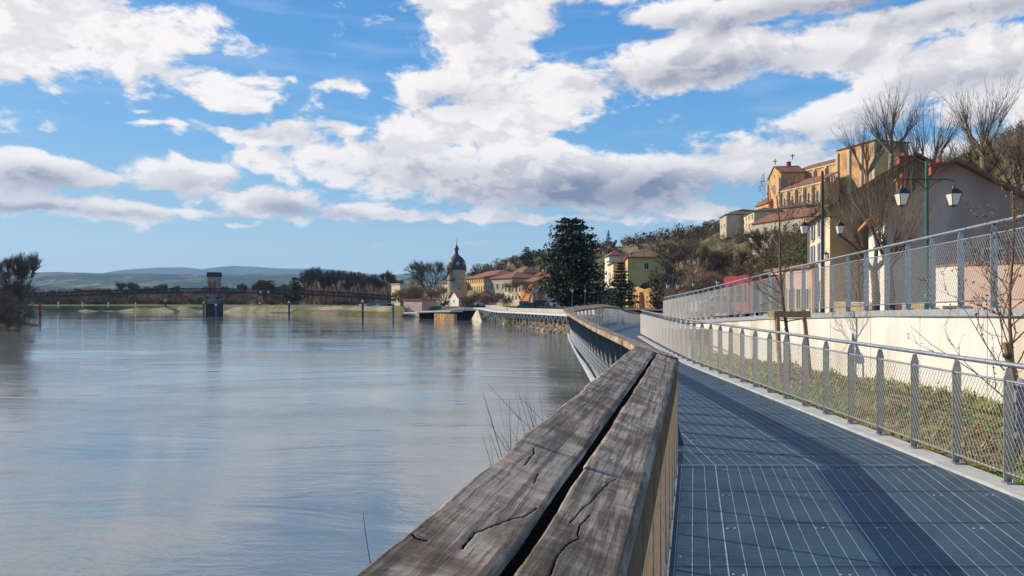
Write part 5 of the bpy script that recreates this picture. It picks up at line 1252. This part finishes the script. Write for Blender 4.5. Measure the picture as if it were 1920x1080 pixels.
# ================================================================ saplings and their stakes
def sapling(name, label, base, h, seed, mt, lean=(0, 0), r=.035, spread=.9, hgt=.45, n=16):
    rnd = random.Random(seed); root = thing(name, label, 'tree', base); B = Vector(base); tk = MB(); bm = MB(); bd = MB()
    pts = [B + Vector((lean[0] * t, lean[1] * t, h * t)) + Vector((.04 * math.sin(t * 9), .03 * math.cos(t * 7), 0)) for t in [i / 8 for i in range(9)]]
    tk.tube(pts, r, 8, 0, r * .3)
    def sub(p, d, L, r_, dep):
        q = p
        for i in range(5):
            d = (d + rv(rnd, .20) + Vector((0, 0, .10))).normalized(); m_ = q + d * L / 5; bm.seg(q, m_, r_ * (1 - .15 * i), r_ * (1 - .15 * (i + 1)), 4); q = m_
            if rnd.random() < .45: bd.leaf(q + rv(rnd, .012), .016, 0, rnd)
            if dep and rnd.random() < .75: sub(q, (d + rv(rnd, .75)).normalized(), L * rnd.uniform(.3, .55), r_ * .55, dep - 1)
    for i in range(n):
        t = lerp(hgt, .98, i / n); k = int(t * 8); p = pts[k].lerp(pts[min(8, k + 1)], t * 8 - k); a = rnd.uniform(0, 6.28) + i * 2.4
        sub(p, Vector((math.cos(a), math.sin(a), rnd.uniform(.5, 1.1))).normalized(), h * (1 - t * .72) * spread * .42 * rnd.uniform(.7, 1.1), r * .38 * (1.2 - t), 2)
    tk.build('trunk', mt, root, smooth=True); bm.build('branches', mt, root); tag(bd.build('buds', brown_leaf, root), None, None, None, 'stuff'); return root
sx_, sy_ = gx(1480, 13.4), 13.4; sz_ = plant_z(sx_, sy_)
sap_bark = mat('sapling_bark', (.20, .13, .09), (.13, .085, .06), 8, .8)
sapling('sapling_tree', 'young bare sapling tied between wooden stakes in the planting bed', (sx_, sy_, sz_ - .05), 3.7, 3, sap_bark, (-.22, .1), .042, 1.25, .36, 22)
st = thing('staking_frame', 'wooden stake frame with a crossbar and small green tag around the sapling', 'tree support', (sx_, sy_, sz_))
for (a, b, dy) in ((1447, 1452, -.25), (1463, 1458, .15), (1512, 1507, 0)):
    mb = MB(); q0 = Vector((gx(a + 8, sy_), sy_ + dy, sz_ - .2)) if a < 1500 else Vector((gx(1522, sy_), sy_ + dy, sz_ - .2)); q1 = Vector((gx(b, sy_), sy_ + dy * .6, zz(583, sy_)))
    mb.seg(q0, q1, .042, .038, 10, 0, True); mb.build('stake', timber, st)
mb = MB(); mb.bar((gx(1447, sy_), sy_ - .09, zz(589, sy_)), (gx(1517, sy_), sy_ - .06, zz(589, sy_)), .03, .12); cbar = mb.build('crossbar', timber, st)
mb = MB(); mb.bar((gx(1452, sy_), sy_ - .16, zz(589, sy_)), (gx(1452, sy_), sy_ + .2, zz(589, sy_)), .12, .12); mb.build('crossbar', timber, st)
mb = MB(); mb.box((gx(1447.5, sy_), sy_ - .175, zz(589, sy_)), (.055, .01, .05)); mb.build('tag', mat('green_tag', (.01, .55, .18)), cbar, 'small green tag')
mb = MB(); mb.tube([(gx(1456, sy_), sy_, zz(600, sy_)), (gx(1476, sy_), sy_ - .04, zz(602, sy_)), (gx(1509, sy_), sy_, zz(597, sy_))], .012, 6); mb.tube([(gx(1476, sy_), sy_ - .05, zz(602, sy_)), (gx(1471, sy_), sy_ - .06, zz(612, sy_)), (gx(1468, sy_), sy_ - .06, zz(619, sy_))], .008, 5); mb.build('rubber_tie', iron, st)
bx_, by_ = 5.18, 7.1; bz_ = plant_z(bx_, by_)
sapling('sapling_tree', 'bare budding sapling at the right edge with spreading low branches', (bx_, by_, bz_ - .05), 2.7, 12, sap_bark, (.10, .1), .024, 1.35, .18, 24)
st2 = thing('tree_stake', 'short grey-brown stake leaning on the right edge sapling', 'stake', (gx(1905, 7.0), 7.0, .1))
mb = MB(); mb.seg(at(1912, 745, 7.0), at(1886, 642, 7.0), .036, .034, 10, 0, True); mb.build('shaft', timber, st2)
mb = MB(); c = at(1890, 667, 7.0); mb.lathe(tuple(c - Vector((0, 0, .02))), [(.045, 0), (.048, .02), (.045, .04)], 12); mb.build('band', iron, st2)
rag = thing('knotted_rag', 'grey-lilac knitted rag knotted and hanging with frayed ends at the right edge', 'cloth', (gx(1912, 6.6), 6.6, .3))
mb = MB(); pts = [at(1922, 712, 6.6), at(1913, 740, 6.62), at(1917, 775, 6.6), at(1914, 800, 6.6), at(1906, 822, 6.58)]
mb.tube(pts, .060, 12, 0, .038); mb.lathe(tuple(at(1906, 826, 6.58)), [(.02, 0), (.05, .015), (.055, .04), (.04, .07), (.02, .08)], 12)
cl = mat('knit_cloth', (.36, .32, .36), (.22, .19, .23), 60, .95, 0, .008, 90); mb.build('cloth', cl, rag, smooth=True)
mb = MB(); rn_ = random.Random(4)
for i in range(9):
    a = at(1901 + i * 1.6, 826, 6.58); mb.tube([a, a + Vector((rn_.uniform(-.02, .01), rn_.uniform(-.02, .02), -.07)), a + Vector((rn_.uniform(-.03, .015), 0, -.14 - rn_.random() * .05))], .010, 6, 0, .006)
mb.build('frayed_ends', cl, rag)

# ================================================================ vegetation
# ground cover in the planting bed: countless blades and leafy shoots
pl = random.Random(21); mb = MB()
for c in range(520):
    y = 4.5 + 19 * pl.random() ** 1.5; f = fence_x(y) + .2; u = ux(y) - .12; x = pl.uniform(f, u); z = plant_z(x, y)
    pn = mnoise.noise(Vector((x * 1.1, y * .9, 5))) + pl.uniform(-.25, .25); kind = .2 if pn > .0 else (.6 if pn > -.16 else .9); tall = pl.uniform(.035, .11) * (1.5 if x > u - .6 else 1); mi = 0 if kind < .42 else (1 if kind < .75 else 2); n = 34 if y < 12 else 18
    for k in range(n):
        a = pl.uniform(0, 6.28); d = Vector((math.cos(a) * .8, math.sin(a) * .8, pl.uniform(.3, 1.4))).normalized(); b = Vector((x + pl.gauss(0, .11), y + pl.gauss(0, .13), z))
        t = b + d * tall * pl.uniform(.5, 1.3); w = Vector((-d.y, d.x, 0)).normalized() * pl.uniform(.005, .010) * (1 if y < 12 else 1.8)
        mb.add([b - w * .6, b + w * .6, t.lerp(b, .4) + w * 1.5, t, t.lerp(b, .4) - w * 1.5], [(0, 1, 2, 3, 4)], mi)
        if mi != 2 and k % 3 == 0: mb.leaf(t, .022 if y < 12 else .035, mi, pl)
for c in range(2600):                                    # fallen straw and mulch
    y = 4.5 + 17 * pl.random() ** 1.5; x = pl.uniform(fence_x(y) + .12, ux(y) - .1); z = plant_z(x, y) + .012; a = pl.uniform(0, 3.1); l = pl.uniform(.03, .10); d = Vector((math.cos(a), math.sin(a), pl.uniform(-.2, .3))) * l; w = Vector((-math.sin(a), math.cos(a), 0)) * pl.uniform(.004, .012)
    p = Vector((x, y, z)); mb.add([p - d - w, p + d - w, p + d + w, p - d + w], [(0, 1, 2, 3)], 3)
tag(mb.build('ground_cover', [mat('green_shoots', (.33, .44, .06), (.18, .27, .03), 3, .7), mat('olive_shoots', (.40, .37, .09), (.26, .24, .06), 3, .8), mat('straw_blades', (.48, .34, .14), (.33, .20, .08), 3, .85), mat('mulch', (.26, .12, .045), (.36, .20, .09), 3, .9)]), 'patchy green shoots and dry straw in the planting bed behind the fence', None, None, 'stuff')
# shrub shoots rising from the river bank outside the wooden rail
for k, (px, py0, Y, n, hh, lb) in enumerate([(1012, 832, 4.9, 13, .7, 'thin bare riverside shrub left of the wooden rail'), (1062, 778, 6.6, 24, .7, 'denser brown shrub top showing above the rail joint')]):
    root = thing('riverside_shrub', lb, 'shrub', (gx(px, Y), Y, zz(py0, Y) - 1.0)); mb = MB(); rnd = random.Random(k + 50); b0 = Vector((gx(px, Y), Y, zz(py0, Y) - 1.4))
    for i in range(n):
        a = rnd.uniform(0, 6.28); d = Vector((math.cos(a) * .28, math.sin(a) * .28, 1)).normalized(); shoot(mb, b0 + rv(rnd, .08), d, 1.4 + hh * rnd.uniform(.25, .6), .006, rnd)
    mb.build('twigs', twig_brown, root); mb = MB(); mb.lathe((b0.x, b0.y, b0.z - .9), [(.09, 0), (.06, .5), (.07, 1.0), (.03, 1.1)], 8); mb.seg((b0.x, b0.y, b0.z - .85), (b0.x, b0.y, b0.z + .1), .06, .04, 6); mb.build('stem', bark, root)
mb = MB(); mb.tube([at(698, 1075, 2.6), at(690, 1030, 2.6), at(684, 990, 2.6), at(681, 962, 2.6)], .0022, 4, 0, .001); mb.tube([at(692, 1040, 2.6) + Vector((.06, 0, -1.2)), at(698, 1075, 2.6)], .003, 4)
tag(mb.build('dry_stem', twig_brown), 'single thin dry stem standing left of the nearest plank', 'stem')

# hillside scrub: one tangled mass, brown and green
hs = random.Random(31)
def scrub(name, label, area, count, seed, mats, tr=.04, hmin=2, hmax=5, leafy=.5, lsz=.22, nsh=20, nlf=90):
    rnd = random.Random(seed); mb = MB(); i = 0
    while i < count:
        px, Y = area(rnd); x = gx(px, Y); z = ground(x, Y) - .2; h = rnd.uniform(hmin, hmax); i += 1
        mi = 0 if rnd.random() > leafy else rnd.choice(range(1, len(mats))); w = h * .45
        for _ in range(nsh):
            a = rnd.uniform(0, 6.28); q = rnd.random() * w * .5
            shoot(mb, Vector((x + math.cos(a) * q, y_ + math.sin(a) * q if False else Y + math.sin(a) * q, z)), (Vector((math.cos(a) * .6, math.sin(a) * .6, 1)) + rv(rnd, .25)).normalized(), h * rnd.uniform(.6, 1.05), tr, rnd)
        if mi:
            for _ in range(nlf):
                v = rv(rnd); 
                if v.length > 1: v.normalize()
                mb.leaf(Vector((x + v.x * w, Y + v.y * w, z + h * .5 + v.z * h * .45)), lsz, mi, rnd)
    return tag(mb.build(name, mats), label, None, None, 'stuff')
scrub('hillside_scrub', 'tangled brown winter scrub and ivy covering the slope below the church', lambda r: (r.uniform(1235, 1560), r.uniform(104, 262)), 560, 1, [twig_brown, brown_leaf, green, ever], .05, 2.5, 5.5, .62)
scrub('hillside_scrub', 'bright green creeper and bushes on the slope left of the cream house', lambda r: (r.uniform(1395, 1545), r.uniform(72, 104)), 150, 2, [twig_brown, green, green, leafmat('bright_green_leaves', (.17, .22, .03), (.09, .13, .02)), brown_leaf], .035, 1.6, 3.4, .85, .15, 16, 150)  # brighter yellow-green leaf colour, shared out among the bushes at random
scrub('hillside_scrub', 'reddish brown thicket on the low slope behind the street lamps', lambda r: (r.uniform(1255, 1420), r.uniform(84, 104)), 110, 6, [twig_red, brown_leaf, ever, green], .035, 1.8, 4.0, .4, .16, 26, 90)
scrub('hillside_scrub', 'dense brown brush filling the slope at the upper right edge', lambda r: (r.uniform(1880, 2200), r.uniform(38, 60)), 150, 7, [twig_brown, brown_leaf, ever, leafmat('rust_leaves', (.16, .10, .05), (.09, .06, .03))], .03, 2.2, 6.0, .5, .13, 26, 110)
scrub('hillside_scrub', 'low brown brush on the hilltop under the pollarded trees', lambda r: (r.uniform(1640, 2100), r.uniform(66, 125)), 260, 17, [twig_brown, brown_leaf, ever], .03, .6, 1.7, .5, .12, 20, 60)
scrub('far_slope_wood', 'dark mixed wood over the hill behind the town', lambda r: (r.uniform(880, 1420), r.uniform(240, 380)), 800, 9, [twig_brown, ever, brown_leaf, ever2], .10, 2.5, 5.5, .6, .5, 14, 44)
# individual hillside trees
for k, (px, Y, s_, i, lb) in enumerate([(1290, 128, 1.05, 0, 'large round bare tree on the slope right of the ivy wall'), (1330, 120, .9, 3, 'bare spreading tree in the middle of the scrub slope'), (1262, 140, .85, 1, 'reddish bare tree above the stone wall'), (1375, 125, .8, 0, 'bare tree below the beige hill house'), (1212, 150, .6, 1, 'small rust-coloured bare tree beside the yellow house'), (1398, 150, .8, 3, 'bare tree under the long red roof'), (1440, 140, .8, 0, 'bare tree on the green slope below the red roof'), (1318, 88, .6, 1, 'low rounded reddish tree before the slope'), (905, 290, .7, 0, 'bare tree on the ridge right of the fir'), (925, 300, .7, 2, 'slim bare tree on the ridge above the golden building'), (1228, 230, .8, 2, 'thin bare tree on the skyline right of the yellow house'), (1250, 210, .8, 2, 'bare tree at the left foot of the wooded slope')]):
    put_tree(i, px, Y, s_, lb)
for k, (px, Y, h, lb) in enumerate([(935, 300, 10, 'dark evergreen on the ridge above the golden building'), (987, 310, 9, 'dark green conifer between the hilltop houses'), (1092, 290, 9, 'dark fir right behind the cedar'), (1240, 150, 7, 'round dark evergreen at the top of the wooded slope')]):
    o = conifer('evergreen_tree', lb, 'e%d' % k, h, h * .38, 9, .45, 16, ever, lambda t: (1 - t) ** .5 * min(1, t * 5 + .2), .2, .05, .08); o.location = at_ground(px, Y)
mb = MB(); rnd = random.Random(3)                            # bright hedge right of the tower, on the quay
for c, (px, Y, w, h, mt_, nm, lb) in enumerate([(962, 131, 1.3, 2.6, leafmat('golden_hedge', (.24, .24, .03), (.14, .15, .02)), 'shrub', 'bright yellow-green shrub on the quay behind the teal fence'), (985, 300, 4, 4, green, 'shrub', 'olive green shrub among the hilltop houses'), (1268, 103, 4.5, 3.2, ever, 'ivy_bush', 'black-green ivy bush over the stone wall'), (1250, 112, 3.0, 2.6, ever, 'ivy_bush', 'dark ivy on the wall top right of the pine'), (1302, 96, 4.0, 4.0, ever, 'ivy_bush', 'deep dark ivy mass behind the white lantern'), (1247, 132, 2.6, 4.6, green, 'shrub', 'light green bush at the left edge of the wooded slope')]):
    m_ = MB(); x = gx(px, Y); z = ground(x, Y); z += {2: 0, 3: 2.6}.get(c, 0)
    for _ in range(1600):
        v = rv(rnd); 
        if v.length > 1: v.normalize()
        bump_ = 1 + .25 * mnoise.noise(v * 2.4 + Vector((c * 5, 0, 0))); m_.leaf((x + v.x * w * bump_, Y + v.y * w * .6 * bump_, z + h * .5 + v.z * h * .55 * bump_), .10 * max(1, w / 2), 0, rnd)
    root = thing(nm, lb, 'shrub', (x, Y, z)); m_.build('foliage', mt_, root); s_ = MB()
    for _ in range(6): shoot(s_, Vector((x, Y, z - .3)), (Vector((0, 0, 1)) + rv(rnd, .5)).normalized(), h * .9, .05, rnd)
    s_.build('stems', bark, root)

# pollarded plane trees
pp = [pollard('plane_tree', 'x', 60 + i, h=[8.5, 9][i], r=.27, knobs=8, shoots=11, sl=4.2, sr=.024, spread=[.9, .8][i]) for i in range(2)]
pu = [False, False]
def put_pollard(i, loc, s, lb, rz=0.0):
    o = place(pp[i], pu[i], loc, rz, s, lb); pu[i] = True
def zgr(px, Y): return ground(gx(px, Y), Y)
put_pollard(0, (gx(1845, 66), 66, zgr(1845, 66)), 1.12, 'largest pollarded plane tree on the skyline at the right, with a knotted pale trunk', 1.0)
put_pollard(1, (gx(1732, 72), 72, zgr(1732, 72)), 1.2, 'pollarded plane tree on the skyline above the two chimneys', .4)
put_pollard(0, (gx(1672, 90), 90, zgr(1672, 90)), 1.35, 'slender pollarded tree on the skyline right of the church block', 2.2)
put_pollard(1, (gx(1625, 110), 110, zgr(1625, 110)), 1.4, 'far pollarded tree behind the church block', 3.0)
put_pollard(0, (gx(1905, 60), 60, zgr(1905, 60)), .9, 'pollarded tree cut by the right edge of the photo', 4.0)
q_ = [pollard('street_tree', ['knotted street tree with a dense fan of pale shoots before the brown gable', 'second street tree with pale shoots right in front of the grey house'][i], 80 + i, h=8.2, r=.24, knobs=7, shoots=10, sl=4.3, sr=.017, mt=mat('pale_shoots', (.27, .20, .14), (.17, .12, .085), .8, .9), mbk=bark, spread=1.0) for i in range(2)]
q_[0].location = (gx(1640, 34), 34, .45); q_[1].location = (gx(1668, 31), 31, .6)
q_[0].scale = (.85,) * 3; q_[1].scale = (.80,) * 3

# small pruned trees along the quay, in front of the golden building and the orange house
for k, (px, Y, s_, i, lb) in enumerate([(893, 176, .42, 1, 'small pruned brown tree before the left part of the golden building'), (912, 172, .45, 3, 'small pruned brown tree before the right part of the golden building'), (930, 168, .42, 1, 'small pruned brown tree before the grey-fronted wing'), (978, 160, .55, 0, 'knotty bare tree in front of the orange house'), (944, 166, .36, 3, 'small tree left of the bright yellow-green shrub'), (1018, 150, .5, 1, 'bare tree between the pink arch and the cedar'), (875, 178, .4, 3, 'small bare tree right of the low mossy-roofed building')]):
    put_tree(i, px, Y, s_, lb)

mb = MB(); rnd = random.Random(77)                       # dry leaves and grit blown over the deck
for _ in range(170):
    y = rnd.uniform(3.6, 16); s_ = rnd.random(); x = lerp(deck_left(y) + .05, fence_x(y) - .2, s_ ** 2 if rnd.random() < .5 else 1 - (1 - s_) ** 2 * .6)
    a = rnd.uniform(0, 6.3); l = rnd.uniform(.008, .024); c_, s2 = math.cos(a), math.sin(a); z = .012
    mb.add([(x - c_ * l, y - s2 * l, z), (x + s2 * l * .5, y - c_ * l * .5, z + .006), (x + c_ * l, y + s2 * l, z - .002), (x - s2 * l * .5, y + c_ * l * .5, z + .004)], [(0, 1, 2, 3)])
tag(mb.build('fallen_leaves', brown_leaf), 'few dry leaf bits scattered over the deck', None, None, 'stuff')
o = bare_tree('bare_tree', 'tall tangled bare tree leaning in from the right edge above the garden wall', 'tree', 91, h=9.5, trunk=.2, r=.2, depth=4, spread=.8, up=.25, kids=3, twigs=7, tl=1.3, tr=.014, mt=twig_brown, minr=.02); o.location = (gx(1915, 44), 44, 1.5); o.scale = (1.1,) * 3

# ================================================================ haze: a closed box of even, thin air
mb = MB(); mb.box((0, 4950, 247), (26000, 10700, 506)); hz = mb.build('haze', [])
hz['kind'] = 'stuff'; hz['label'] = 'thin blue haze over the river valley and the hills'
hm = bpy.data.materials.new('haze_air'); hm.use_nodes = True; nt = hm.node_tree; nt.nodes.clear()
pv = nt.nodes.new('ShaderNodeVolumePrincipled'); pv.inputs['Density'].default_value = 0.8e-4; pv.inputs['Color'].default_value = (.42, .68, 1.0, 1); pv.inputs['Anisotropy'].default_value = .1
mo = nt.nodes.new('ShaderNodeOutputMaterial'); nt.links.new(pv.outputs[0], mo.inputs['Volume']); hz.data.materials.append(hm)
